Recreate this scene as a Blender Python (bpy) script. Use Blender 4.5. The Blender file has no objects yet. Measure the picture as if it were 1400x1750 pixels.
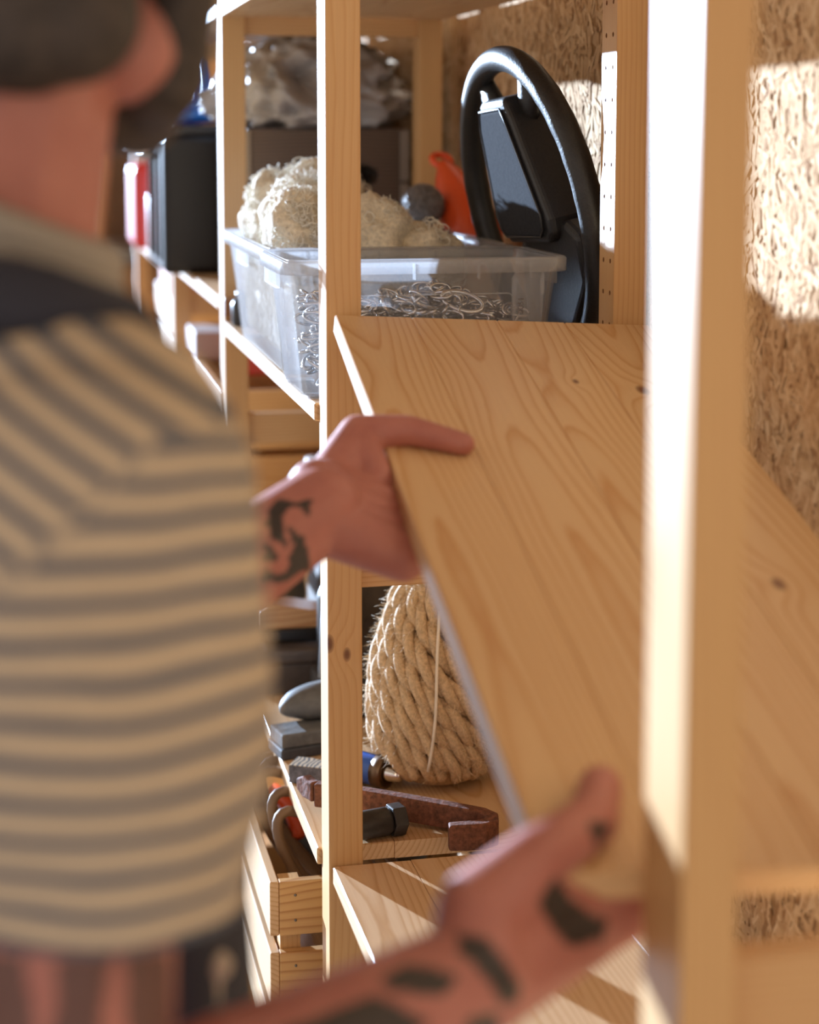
import bpy, bmesh, math, random
from mathutils import Vector as Ve, Matrix as Mx, noise as NZ
random.seed(7)
C = bpy.context.scene.collection
PI = math.pi
H = 1.45                                    # camera height; authoring heights are given relative to it

# ------------------------------------------------------------------ camera
FPX, PCX, PCY = 3100.0, 700.0, 600.0         # focal length and principal point for a 1400 x 1750 frame
PITCH, YAW = math.radians(6.843), math.radians(12.164)
fh = Ve((math.sin(YAW), math.cos(YAW), 0)); RT = Ve((math.cos(YAW), -math.sin(YAW), 0))
FW = fh*math.cos(PITCH) + Ve((0, 0, -math.sin(PITCH))); UP = fh*math.sin(PITCH) + Ve((0, 0, math.cos(PITCH)))
def V(px, py, Y):                            # point seen at (px, py) lying at depth Y in the room
    r = FW + RT*((px-PCX)/FPX) + UP*((PCY-py)/FPX)
    r = r*(Y/r.y); return Ve((r.x, r.y, r.z+H))
def VZ(px, py, z):                           # same, on the level plane at height z
    r = FW + RT*((px-PCX)/FPX) + UP*((PCY-py)/FPX)
    r = r*((z-H)/r.z); return Ve((r.x, r.y, z))
cam = bpy.data.cameras.new('camera'); camo = bpy.data.objects.new('camera', cam); C.objects.link(camo)
camo.location = (0, 0, H)
m = Mx.Identity(3); m.col[0] = RT; m.col[1] = UP; m.col[2] = -FW
camo.rotation_euler = m.to_euler()
cam.sensor_fit = 'HORIZONTAL'; cam.sensor_width = 24; cam.lens = FPX/1400*24
cam.shift_y = -(875-PCY)/1400; cam.clip_start = .02
cam.dof.use_dof = True; cam.dof.focus_distance = 1.86; cam.dof.aperture_fstop = 2.45; cam.dof.aperture_blades = 9
bpy.context.scene.camera = camo
# ------------------------------------------------------------------ world, sun, exposure
S = bpy.context.scene
S.view_settings.view_transform = 'Standard'; S.view_settings.look = 'None'
S.view_settings.gamma = 1; S.view_settings.exposure = 0.0; S.view_settings.use_curve_mapping = False
S.cycles.use_denoising = True
S.cycles.max_bounces = 10; S.cycles.transparent_max_bounces = 16; S.cycles.caustics_reflective = False; S.cycles.caustics_refractive = False
W = bpy.data.worlds.new('world'); S.world = W; W.use_nodes = True
W.node_tree.nodes['Background'].inputs[0].default_value = (1.0, .87, .76, 1)
W.node_tree.nodes['Background'].inputs[1].default_value = .92
sun = bpy.data.lights.new('sun', 'SUN'); suno = bpy.data.objects.new('sun', sun); C.objects.link(suno)
sun.energy = 17; sun.angle = math.radians(.6); sun.color = (.66, .87, 1.18)
se = math.radians(7)
sd = Ve((.42*math.cos(se), -.907*math.cos(se), -math.sin(se)))
suno.rotation_euler = sd.to_track_quat('-Z', 'Y').to_euler(); suno.location = (-3, 5, 4)

# ------------------------------------------------------------------ helpers
class MB:
    def __init__(s): s.v = []; s.f = []; s.sm = []
    def add(s, vs, fs, smooth=False, M=None):
        o = len(s.v)
        for v in vs:
            v = Ve(v); s.v.append(M @ v if M else v)
        for f in fs: s.f.append([i+o for i in f]); s.sm.append(smooth)
        return s
    def box(s, a, b, M=None):
        x0, y0, z0 = a; x1, y1, z1 = b
        return s.add([(x0,y0,z0),(x1,y0,z0),(x1,y1,z0),(x0,y1,z0),(x0,y0,z1),(x1,y0,z1),(x1,y1,z1),(x0,y1,z1)],
                     [(0,3,2,1),(4,5,6,7),(0,1,5,4),(1,2,6,5),(2,3,7,6),(3,0,4,7)], False, M)
    def prism(s, poly, h, M=None, smooth=False):            # polygon in xy extruded 0..h in z
        n = len(poly); a = [(x, y, 0) for x, y in poly] + [(x, y, h) for x, y in poly]
        s.add(a, [list(range(n))[::-1], [n+i for i in range(n)]], False, M)
        o = len(s.v)-2*n
        for i in range(n):
            j = (i+1) % n; s.f.append([o+i, o+j, o+n+j, o+n+i]); s.sm.append(smooth)
        return s
    def tube(s, pts, r, n=8, closed=False, M=None, flat=None, smooth=True):
        pts = [Ve(p) for p in pts]; k = len(pts); R = r if isinstance(r, (list, tuple)) else [r]*k
        up = None; vs = []; fs = []
        for i, p in enumerate(pts):
            if closed: t = pts[(i+1) % k]-pts[i-1]
            else: t = pts[min(i+1, k-1)]-pts[max(i-1, 0)]
            t.normalize()
            if up is None:
                up = t.cross(Ve((.31, .17, .93)));
                if up.length < .1: up = t.cross(Ve((1, 0, 0)))
            up = (up - t*up.dot(t)).normalized(); b = t.cross(up)
            for j in range(n):
                a = 2*PI*j/n; q = up*math.cos(a)+b*math.sin(a)*(flat or 1)
                vs.append(p+q*R[i])
        m = k if closed else k-1
        for i in range(m):
            for j in range(n):
                a = i*n+j; b2 = i*n+(j+1) % n; c = ((i+1) % k)*n+(j+1) % n; d = ((i+1) % k)*n+j
                fs.append((a, b2, c, d))
        if not closed: fs.append(tuple(range(n))[::-1]); fs.append(tuple((k-1)*n+j for j in range(n)))
        return s.add(vs, fs, smooth, M)
    def lathe(s, prof, n=24, M=None, smooth=True):           # profile [(r, z)] about z
        vs = []; fs = []
        for r, z in prof:
            for j in range(n): vs.append((r*math.cos(2*PI*j/n), r*math.sin(2*PI*j/n), z))
        for i in range(len(prof)-1):
            for j in range(n): fs.append((i*n+j, i*n+(j+1) % n, (i+1)*n+(j+1) % n, (i+1)*n+j))
        if prof[0][0] > 1e-6: fs.append(tuple(range(n))[::-1])
        if prof[-1][0] > 1e-6: fs.append(tuple((len(prof)-1)*n+j for j in range(n)))
        return s.add(vs, fs, smooth, M)
    def ball(s, c, r, n=16, k=10, M=None):
        r = Ve(r) if not isinstance(r, (int, float)) else Ve((r, r, r))
        vs = []; fs = []
        for i in range(k+1):
            a = PI*i/k
            for j in range(n): vs.append((c[0]+r.x*math.sin(a)*math.cos(2*PI*j/n), c[1]+r.y*math.sin(a)*math.sin(2*PI*j/n), c[2]-r.z*math.cos(a)))
        for i in range(k):
            for j in range(n): fs.append((i*n+j, i*n+(j+1) % n, (i+1)*n+(j+1) % n, (i+1)*n+j))
        return s.add(vs, fs, True, M)
    def cap(s, p0, r0, p1, r1, n=14):                        # tapered capsule
        p0 = Ve(p0); p1 = Ve(p1); L = (p1-p0).length
        prof = [(max(r0*math.sin(a), 1e-5), -r0*math.cos(a)) for a in [PI/2*i/5 for i in range(5)]]
        prof += [(r0, 0), (r1, L)] + [(max(r1*math.cos(a), 1e-5), L+r1*math.sin(a)) for a in [PI/2*i/5 for i in range(1, 6)]]
        M = Mx.Translation(p0) @ (p1-p0).to_track_quat('Z', 'Y').to_matrix().to_4x4()
        return s.lathe(prof, n, M)
    def build(s, name, mat, parent=None, loc=None, bevel=0, seg=2, rot=None, weld=False):
        me = bpy.data.meshes.new(name); me.from_pydata([tuple(v) for v in s.v], [], s.f)
        me.polygons.foreach_set('use_smooth', s.sm); me.update()
        if weld:
            bm = bmesh.new(); bm.from_mesh(me); bmesh.ops.remove_doubles(bm, verts=bm.verts, dist=1e-5)
            bmesh.ops.recalc_face_normals(bm, faces=bm.faces); bm.to_mesh(me); bm.free()
        return link(name, me, mat, parent, loc, bevel, seg, rot)
def link(name, me, mat, parent=None, loc=None, bevel=0, seg=2, rot=None):
    o = bpy.data.objects.new(name, me); C.objects.link(o)
    if mat: me.materials.append(mat)
    if parent: o.parent = parent
    if loc is not None: o.location = loc
    if rot is not None: o.rotation_euler = rot
    if bevel:
        b = o.modifiers.new('bevel', 'BEVEL'); b.width = bevel; b.segments = seg; b.limit_method = 'ANGLE'; b.angle_limit = .6
    return o
def thing(name, label, cat, loc=(0, 0, 0), rot=None, group=None):
    o = bpy.data.objects.new(name, None); C.objects.link(o); o.location = loc; o.empty_display_size = .05
    if rot is not None: o.rotation_euler = rot
    return tag(o, label, cat, group)
def tag(o, label, cat, group=None, kind=None):
    if label: o['label'] = label
    if cat: o['category'] = cat
    if group: o['group'] = group
    if kind: o['kind'] = kind
    return o
def struct(o, label=None):
    o['kind'] = 'structure'
    if label: o['label'] = label
    return o
def bake(o):                                                  # apply modifiers by reading the evaluated mesh
    dg = bpy.context.evaluated_depsgraph_get(); dg.update()
    me = bpy.data.meshes.new_from_object(o.evaluated_get(dg))
    o.modifiers.clear(); old = o.data; o.data = me; bpy.data.meshes.remove(old)
    return o
def solid(mb, name, mat, vox, smooth=3, parent=None, fac=.5):  # one continuous surface from overlapping volumes
    o = mb.build(name, mat)
    r = o.modifiers.new('r', 'REMESH'); r.mode = 'VOXEL'; r.voxel_size = vox; r.use_smooth_shade = True
    if smooth:
        q = o.modifiers.new('s', 'SMOOTH'); q.iterations = smooth; q.factor = fac
    bake(o)
    for p in o.data.polygons: p.use_smooth = True
    if parent: o.parent = parent
    return o
def Rz(a): return Mx.Rotation(a, 4, 'Z')
def Rx(a): return Mx.Rotation(a, 4, 'X')
def Ry(a): return Mx.Rotation(a, 4, 'Y')
def T(*a): return Mx.Translation(Ve(a if len(a) == 3 else a[0]))
def along(p, d, up=(0, 0, 1)):                                # frame at p whose z points along d
    d = Ve(d).normalized(); x = Ve(up).cross(d)
    if x.length < 1e-3: x = Ve((1, 0, 0))
    x.normalize(); y = d.cross(x); M = Mx.Identity(4)
    for i in range(3): M[i][0] = x[i]; M[i][1] = y[i]; M[i][2] = d[i]; M[i][3] = p[i]
    return M

# ------------------------------------------------------------------ materials
class N:
    def __init__(s, name):
        s.m = bpy.data.materials.new(name); s.m.use_nodes = True; s.t = s.m.node_tree; s.n = s.t.nodes
        s.b = s.n['Principled BSDF']; s.out = s.n['Material Output']
    def new(s, t, **k):
        x = s.n.new(t)
        for a, b in k.items(): setattr(x, a, b)
        return x
    def L(s, a, b): s.t.links.new(a, b)
    def put(s, sock, v):
        if hasattr(v, 'is_linked') or isinstance(v, bpy.types.NodeSocket): s.L(v, sock)
        else: sock.default_value = v
    def math(s, op, a, b=0.0, c=0.0):
        x = s.new('ShaderNodeMath', operation=op); s.put(x.inputs[0], a); s.put(x.inputs[1], b); s.put(x.inputs[2], c); return x.outputs[0]
    def noise(s, vec, scale, detail=2, rough=.5, out=0):
        x = s.new('ShaderNodeTexNoise'); s.L(vec, x.inputs['Vector']); x.inputs['Scale'].default_value = scale
        x.inputs['Detail'].default_value = detail; x.inputs['Roughness'].default_value = rough; return x.outputs[out]
    def mapping(s, vec, scale=(1,1,1), rot=(0,0,0), loc=(0,0,0)):
        x = s.new('ShaderNodeMapping'); s.L(vec, x.inputs[0]); x.inputs['Scale'].default_value = scale
        x.inputs['Rotation'].default_value = rot; x.inputs['Location'].default_value = loc; return x.outputs[0]
    def ramp(s, fac, stops, interp='LINEAR'):
        x = s.new('ShaderNodeValToRGB'); s.L(fac, x.inputs[0]); x.color_ramp.interpolation = interp
        e = x.color_ramp.elements
        while len(e) < len(stops): e.new(.5)
        for q, (p, c) in zip(e, stops): q.position = p; q.color = (*c, 1) if len(c) == 3 else c
        return x.outputs[0]
    def mix(s, fac, a, b, blend='MIX'):
        x = s.new('ShaderNodeMix', data_type='RGBA', blend_type=blend)
        s.put(x.inputs[0], fac)
        for i, v in ((6, a), (7, b)):
            if isinstance(v, tuple): x.inputs[i].default_value = (*v, 1) if len(v) == 3 else v
            else: s.L(v, x.inputs[i])
        return x.outputs[2]
    def bump(s, h, strength=.3, dist=.001):
        x = s.new('ShaderNodeBump'); s.L(h, x.inputs['Height']); x.inputs['Strength'].default_value = strength
        x.inputs['Distance'].default_value = dist; s.L(x.outputs[0], s.b.inputs['Normal'])
    def obj(s): return s.new('ShaderNodeTexCoord').outputs['Object']
def plain(name, col, rough=.5, metal=0, noise=0, nscale=60, bump=0, spec=.5, **k):
    n = N(name); n.b.inputs['Roughness'].default_value = rough; n.b.inputs['Metallic'].default_value = metal
    n.b.inputs['Specular IOR Level'].default_value = spec
    if noise:
        f = n.noise(n.obj(), nscale, 4, .6)
        n.L(n.ramp(f, [(.3, tuple(c*(1-noise) for c in col)), (.7, tuple(min(1, c*(1+noise*.7)) for c in col))]), n.b.inputs['Base Color'])
        if bump: n.bump(f, bump, .002)
    else: n.b.inputs['Base Color'].default_value = (*col, 1)
    for a, b in k.items(): n.b.inputs[a].default_value = b
    return n.m

_w = {}
def wood(axis='Y', light=(.69, .465, .265), dark=(.555, .32, .145), pith=(.03, -.06), freq=190, wob=.022, knots=(), rnd=True, key='', fine=.08, shift=0):
    k = (axis, light, dark, pith, freq, wob, tuple(knots), rnd, key)
    if k in _w: return _w[k]
    n = N('pine_'+axis.lower()+key); v = n.obj()
    if rnd:
        oi = n.new('ShaderNodeObjectInfo'); cx = n.new('ShaderNodeCombineXYZ')
        for i in range(3): n.L(n.math('MULTIPLY', oi.outputs['Random'], (37.0 if 'XYZ'[i] == axis else (.05, .04, .045)[i])), cx.inputs[i])
        ad = n.new('ShaderNodeVectorMath', operation='ADD'); n.L(v, ad.inputs[0]); n.L(cx.outputs[0], ad.inputs[1]); v2 = ad.outputs[0]
    else: v2 = v
    sx = n.new('ShaderNodeSeparateXYZ'); n.L(v2, sx.inputs[0]); o = {c: sx.outputs[i] for i, c in enumerate('XYZ')}
    a = o[axis]; b, c = [o[q] for q in 'XYZ' if q != axis]
    sc = {'X': (1.6, 6, 6), 'Y': (6, 1.6, 6), 'Z': (6, 6, 1.6)}[axis]
    mp = n.mapping(v2, sc); w1 = n.new('ShaderNodeSeparateColor'); n.L(n.noise(mp, 1.0, 2, .4, 1), w1.inputs[0])
    b = n.math('ADD', n.math('ADD', b, pith[0]), n.math('MULTIPLY', n.math('SUBTRACT', w1.outputs[0], .5), wob*1.6))
    c = n.math('ADD', n.math('ADD', c, pith[1]), n.math('MULTIPLY', n.math('SUBTRACT', w1.outputs[1], .5), wob*2.4))
    r = n.math('SQRT', n.math('ADD', n.math('MULTIPLY', b, b), n.math('MULTIPLY', c, c)))
    kd = None
    for (kx, ky, kz, kr) in knots:
        d = n.new('ShaderNodeVectorMath', operation='DISTANCE')
        sm = n.mapping(v, {'X': (.55, 1, 1), 'Y': (1, .55, 1), 'Z': (1, 1, .55)}[axis])
        n.L(sm, d.inputs[0]); q = [kx, ky, kz]; q['XYZ'.index(axis)] *= .55; d.inputs[1].default_value = q
        dn = n.math('DIVIDE', d.outputs['Value'], kr)
        g = n.math('POWER', 2.718, n.math('MULTIPLY', n.math('MULTIPLY', dn, dn), -.12))
        r = n.math('ADD', r, n.math('MULTIPLY', g, kr*1.6)); kd = dn if kd is None else n.math('MINIMUM', kd, dn)
    mid = tuple((x*.72+y*.28) for x, y in zip(light, dark))
    w = n.math('FRACT', n.math('ADD', n.math('MULTIPLY', r, freq), n.math('MULTIPLY', n.noise(mp, 7, 3), .5)))
    col = n.ramp(w, [(0, light), (.38, light), (.66, mid), (.88, dark), (.97, mid), (1, light)])
    fs = {'X': (12, 420, 420), 'Y': (420, 12, 420), 'Z': (420, 420, 12)}[axis]
    fg = n.noise(n.mapping(v2, fs), 1, 3, .6)
    col = n.mix(fine, col, n.ramp(fg, [(.35, (.25, .11, .04)), (.6, (1, .8, .55))]), 'SOFT_LIGHT')
    lv = n.noise(mp, .9, 1)
    col = n.mix(.35, col, n.ramp(lv, [(.3, (.40, .38, .36)), (.7, (.62, .60, .57))]), 'SOFT_LIGHT')
    if kd is not None:
        col = n.mix(n.ramp(kd, [(0, (1,1,1)), (.5, (.9,.9,.9)), (1.1, (.25,.25,.25)), (2.2, (0,0,0))]), col, (.17, .06, .022))
    n.L(col, n.b.inputs['Base Color']); n.b.inputs['Roughness'].default_value = .42; n.b.inputs['Specular IOR Level'].default_value = .5
    n.bump(fg, .06, .0006)
    _w[k] = n.m; return n.m

def osb_material():
    n = N('osb_panel'); v = n.obj(); cols = []; hs = None
    for i, (rot, sc) in enumerate(((.25, 1), (-.8, 1.1), (1.35, .9), (2.3, 1.2))):
        mp = n.mapping(v, (1, 11*sc, 46*sc), (rot, 0, 0), (0, i*.37, i*.71))
        vo = n.new('ShaderNodeTexVoronoi'); n.L(mp, vo.inputs['Vector']); vo.inputs['Scale'].default_value = 1; vo.inputs['Randomness'].default_value = 1
        s = n.new('ShaderNodeSeparateColor'); n.L(vo.outputs['Color'], s.inputs[0]); cols.append(s.outputs[0])
    pick = n.noise(n.mapping(v, (1, 30, 30)), 1, 2)
    f = cols[0]
    for i, c in enumerate(cols[1:]):
        q = n.new('ShaderNodeMix', data_type='FLOAT')
        n.L(n.math('GREATER_THAN', n.noise(n.mapping(v, (1, 14, 24), (i*.7, 0, 0), (0, i*3.1, 0)), 1.3, 1), .5), q.inputs[0]); n.L(f, q.inputs[2]); n.L(c, q.inputs[3]); f = q.outputs[0]
    fine = n.noise(n.mapping(v, (1, 60, 300), (.3, 0, 0)), 1, 3)
    h = n.math('ADD', f, n.math('MULTIPLY', fine, .5))
    n.L(n.ramp(f, [(0, (.36, .21, .10)), (.3, (.56, .37, .21)), (.7, (.64, .44, .26)), (1, (.72, .53, .33))]), n.b.inputs['Base Color'])
    n.b.inputs['Roughness'].default_value = .85; n.b.inputs['Specular IOR Level'].default_value = .08; n.bump(h, .5, .002); return n.m
def strand_material():
    n = N('osb_strand'); a = n.new('ShaderNodeAttribute', attribute_name='tone'); v = n.obj()
    fine = n.noise(n.mapping(v, (1, 60, 260)), 1, 3)
    col = n.ramp(a.outputs['Fac'], [(0, (.30, .165, .08)), (.15, (.54, .355, .20)), (.7, (.66, .46, .28)), (1, (.76, .57, .37))])
    n.L(n.mix(.25, col, n.ramp(fine, [(.3, (.3, .18, .1)), (.7, (.9, .75, .55))]), 'SOFT_LIGHT'), n.b.inputs['Base Color'])
    n.b.inputs['Roughness'].default_value = .85; n.b.inputs['Specular IOR Level'].default_value = .08; n.bump(fine, .2, .001); return n.m
def clear_plastic(name, tint=(.86, .88, .92), solidness=.08, rough=.22):
    n = N(name); n.n.remove(n.b)
    tr = n.new('ShaderNodeBsdfTransparent'); tr.inputs[0].default_value = (.97, .97, .97, 1)
    tl = n.new('ShaderNodeBsdfTranslucent'); tl.inputs[0].default_value = (*tint, 1)
    df = n.new('ShaderNodeBsdfDiffuse'); df.inputs[0].default_value = (*tint, 1)
    gl = n.new('ShaderNodeBsdfGlossy'); gl.inputs[0].default_value = (.9, .9, .9, 1); gl.inputs['Roughness'].default_value = rough
    m1 = n.new('ShaderNodeMixShader'); m1.inputs[0].default_value = .5; n.L(tl.outputs[0], m1.inputs[1]); n.L(df.outputs[0], m1.inputs[2])
    m2 = n.new('ShaderNodeMixShader'); m2.inputs[0].default_value = solidness; n.L(tr.outputs[0], m2.inputs[1]); n.L(m1.outputs[0], m2.inputs[2])
    fr = n.new('ShaderNodeFresnel'); fr.inputs[0].default_value = 1.4
    m3 = n.new('ShaderNodeMixShader'); n.L(n.math('MULTIPLY', fr.outputs[0], .38), m3.inputs[0]); n.L(m2.outputs[0], m3.inputs[1]); n.L(gl.outputs[0], m3.inputs[2])
    n.L(m3.outputs[0], n.out.inputs[0]); return n.m

WZ, WX, WY = wood('Z', light=(.63, .385, .175), dark=(.565, .32, .13)), wood('X', light=(.66, .41, .20), dark=(.55, .30, .12)), wood('Y')
OLD = wood('X', (.115, .075, .055), (.05, .035, .028), key='_weathered')
OLDY = wood('Y', (.30, .25, .21), (.16, .13, .11), key='_weathered')
BLACK = plain('black_plastic', (.022, .021, .022), .32)
BLACKL = plain('black_vinyl', (.020, .019, .019), .42, noise=.25, nscale=350, bump=.25)
DARKG = plain('charcoal_rubber', (.05, .048, .05), .6, noise=.3, nscale=120, bump=.2)
STEEL = plain('zinc_steel', (.62, .62, .63), .24, 1)
RUST = plain('rusted_iron', (.20, .075, .04), .8, 0, noise=.55, nscale=170, bump=.5)
BLUE = plain('blue_paint', (.03, .10, .42), .3)
BLUEH = plain('blue_hose_rubber', (.03, .22, .80), .45)
ORANGE = plain('orange_plastic', (.80, .10, .025), .28)
RED = plain('red_plastic', (.62, .03, .025), .35)
WHITE = plain('white_plastic', (.80, .80, .80), .4)
GREYP = plain('grey_plastic', (.30, .31, .33), .5)
STONE = plain('grey_stone', (.125, .118, .11), .8, noise=.3, nscale=90, bump=.4)
SHEET = plain('grey_plastic_sheet', (.42, .39, .38), .34, noise=.12, nscale=20, spec=.6)
TWINE = plain('cream_twine', (.88, .83, .72), .8)
TWINEB = plain('cream_twine_mass', (.80, .71, .56), .9, noise=.25, nscale=220, bump=.8)
ROPE = plain('natural_hemp', (.60, .43, .27), .85, noise=.30, nscale=260, bump=.6)
FIBRE = plain('hemp_fibre', (.80, .64, .44), .7)
LEATHER = plain('brown_hose', (.19, .11, .06), .5)
BEIGE = plain('beige_canvas', (.30, .27, .22), .85, noise=.2, nscale=40)
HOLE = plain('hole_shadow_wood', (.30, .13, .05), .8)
BRASS = plain('dull_brass', (.45, .30, .14), .35, 1)
TAPE = plain('clear_strap', (.75, .66, .56), .3)
BIN = clear_plastic('clear_bin_plastic')
BINR = clear_plastic('clear_bin_rim', (.88, .90, .94), .22)

# ------------------------------------------------------------------ structure
XW = .648                                                       # inner face of the panelled wall
def slab(name, a, b, mat, label=None):
    return struct(MB().box(a, b).build(name, mat), label)
OSB = osb_material()
wall = slab('wall_right', (XW, -1.5, 0), (XW+.10, 6.7, 2.62), OSB, 'strand board wall panel behind the pine shelving')
slab('floor', (-4.5, -1.5, -.1), (XW+.1, 9, 0), plain('concrete_floor', (.42, .36, .30), .7, noise=.15, nscale=8))
slab('ceiling', (-2.0, -1.5, 2.62), (XW+.1, 6.7, 2.72), plain('ceiling_board', (.72, .62, .50), .8))
slab('wall_far', (-.2, 6.6, 0), (XW, 6.7, 2.62), plain('far_wall', (.36, .25, .17), .8, noise=.2, nscale=5))
# loose strands pressed into the visible wall faces
st = MB(); tones = []
R = random.Random(3)
for i in range(26000):
    y = .55+R.random()*2.15; z = H-1.0+R.random()*1.35
    if R.random() < .35: y = .9+R.random()*.85
    L = .014+R.random()*.034; w = .0026+R.random()*.0050; a = R.gauss(PI/2, .75); tl = R.gauss(0, .03); tw = R.gauss(0, .045)
    M = T(XW-.0001-R.random()*.0007, y, z) @ Rx(a) @ Rz(tl*.6) @ Ry(tw)
    st.add([(0, -L/2, -w/2), (0, L/2, -w/2*R.uniform(.2, 1)), (0, L/2*R.uniform(.8, 1), w/2), (0, -L/2*R.uniform(.8, 1), w/2),
            (-.0008, -L/2, -w/2), (-.0008, L/2, -w/2), (-.0008, L/2*.9, w/2), (-.0008, -L/2*.9, w/2)],
           [(4, 7, 6, 5), (0, 1, 5, 4), (2, 3, 7, 6), (1, 2, 6, 5), (3, 0, 4, 7)], False, M)
    tones += [R.random()]*8
so = st.build('wood_strands', strand_material(), wall); so['kind'] = 'stuff'
at = so.data.attributes.new('tone', 'FLOAT', 'POINT'); at.data.foreach_set('value', tones)

# ------------------------------------------------------------------ shelf uprights
PWX, POSTTOP = .0345, 1.80
def upright(y, x0, x1, dy, label, rails=(-.404, .182), holes=False, wx=PWX, block=False, rh=.044):
    t = thing('shelf_upright', label, 'shelf frame', (x0, y, 0))
    w = x1-x0
    f = MB().box((0, 0, 0), (wx, dy, POSTTOP)).build('front_post', wood('Z', light=(.63, .385, .175), dark=(.575, .325, .13), key='_post%d' % len(label), knots=[(wx*.55, .0, H-.512, .0042), (0.001, .0, H-.500, .0055)] if holes else ()), t, bevel=.0015)
    b = MB().box((w-wx, 0, 0), (w, dy, POSTTOP)).build('back_post', WZ, t, bevel=.0015)
    if holes:
        cut = MB()
        for k in range(4, 54):
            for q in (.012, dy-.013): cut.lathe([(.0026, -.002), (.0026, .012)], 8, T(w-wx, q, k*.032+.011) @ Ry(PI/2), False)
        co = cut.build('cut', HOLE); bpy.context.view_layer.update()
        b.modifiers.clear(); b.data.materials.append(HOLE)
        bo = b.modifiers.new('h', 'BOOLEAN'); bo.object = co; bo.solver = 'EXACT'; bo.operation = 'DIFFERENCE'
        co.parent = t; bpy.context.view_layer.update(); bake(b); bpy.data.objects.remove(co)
    for z in rails:
        MB().box((wx, dy*.25, H+z-rh), (w-wx, dy*.25+.02, H+z)).build('rail', WX, t, bevel=.001)
    for z in (-1.3, -.93):
        MB().box((wx, dy*.25, H+z-rh), (w-wx, dy*.25+.02, H+z)).build('rail', WX, t, bevel=.001)
    if block: MB().box((-.002, -.022, H-.258), (.030, -.0005, H-.233)).build('support_block', wood('X', (.36, .17, .07), (.22, .1, .04), key='_endgrain'), t, bevel=.001)
    return t
upright(.825, .318, .618, .058, 'blurred near pine shelf frame, closest to camera at the right', wx=.0305, rails=(-.425, .182))
upright(1.72, .2885, .6135, .046, 'pine shelf frame in focus with rows of peg holes in its back post', holes=True)
upright(2.58, .2845, .605, .046, 'pine shelf frame behind the clear bins, beside the dark crate', block=True)
upright(3.44, .283, .603, .046, 'pine shelf frame at the far side of the black case', rails=(-.404, -.30))
upright(4.55, .283, .603, .046, 'farthest pine shelf frame beside the leaning boards')

# ------------------------------------------------------------------ shelf boards
TH = .018
def board(y0, y1, ztop, x0, x1, label, n=4, group=None, mats=None, name='shelf_board'):
    t = thing(name, label, 'shelf', ((x0+x1)/2, (y0+y1)/2, H+ztop-TH))
    w = (x1-x0)/n; l = (y1-y0)/2
    for i in range(n):
        o = MB().box((-w/2, -l, 0), (w/2, l, TH)).build('stave', (mats[i] if mats else wood('Y', pith=(.01+.012*(i % 2), -.05-.02*(i % 3)), key='_s%d' % (i % 3))), t, (-(x1-x0)/2+w*(i+.5), 0, 0))
        if i == 0 or i == n-1:
            b = o.modifiers.new('b', 'BEVEL'); b.width = .0012; b.segments = 1; b.limit_method = 'ANGLE'; b.angle_limit = .6
    return t
board(1.7675, 2.578, -.267, .284, .610, 'pine shelf carrying the clear plastic bins and the steering wheel')
board(2.63, 3.436, -.236, .282, .603, 'pine shelf under the weathered crate and black case')
board(3.49, 4.545, -.254, .282, .603, 'far pine shelf under the white canister')
board(1.7675, 2.578, -.728, .284, .610, 'low pine shelf with rope coil and rusty pry bar')
board(2.63, 3.436, -.60, .282, .603, 'blurred low pine shelf in the second bay, mostly hidden by the man')
board(3.49, 4.545, -.50, .282, .603, 'farthest low pine shelf, seen past the striped shoulder')
board(1.7675, 2.578, .181, .284, .610, 'top pine shelf above the clear bins')
board(2.63, 3.436, .183, .282, .603, 'top pine shelf above the crumpled sheet')
board(1.7675, 2.578, -1.00, .284, .610, 'bottom pine shelf under the slatted crate')
lowm = [wood('Y', pith=(.0, -.07), key='_l%d' % i, freq=190, wob=.03) for i in range(4)]
board(.895, 1.717, -.728, .2915, .612, 'low pine shelf with sunlit wedge below the held board', mats=lowm)

# held board: tilted towards the camera
FFc, FBc, NFc = Ve((.294, 1.703, H-.172)), Ve((.608, 1.703, H-.1867)), Ve((.2672, .893, H-.3935))
ex = (FBc-FFc).normalized(); ey = (FFc-NFc).normalized(); ez = ex.cross(ey).normalized(); ex = ey.cross(ez)
LB = (FFc-NFc).length; WB = (FBc-FFc).length
hb = thing('shelf_board', 'tilted pine board held in the man\'s two hands', 'shelf')
Mh = Mx.Identity(4)
for i in range(3): Mh[i][0] = ex[i]; Mh[i][1] = ey[i]; Mh[i][2] = ez[i]; Mh[i][3] = NFc[i]
hb.matrix_world = Mh
ws = [.075, .085, .068, WB-.228]; x = 0
kn = [(), (), ((.0055, .689, 0, .0032),), ((-.0135, .673, .0, .0062), (-.018, .318, 0, .0055))]
pt = [(.02, -.05), (-.004, -.035), (.03, -.06), (.005, -.045)]
for i, w in enumerate(ws):
    o = MB().box((-w/2, 0, -TH), (w/2, LB, 0)).build('stave', wood('Y', light=(.69, .46, .25), dark=(.57, .31, .13), pith=pt[i], wob=.024, freq=(230, 170, 200, 190)[i], knots=kn[i], key='_h%d' % i, rnd=False), hb, (x+w/2, 0, 0))
    b = o.modifiers.new('b', 'BEVEL'); b.width = .0012; b.segments = 1; b.limit_method = 'ANGLE'; b.angle_limit = .6
    x += w
def HB(u, v, w=0): return Mh @ Ve((u, v, w))

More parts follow.
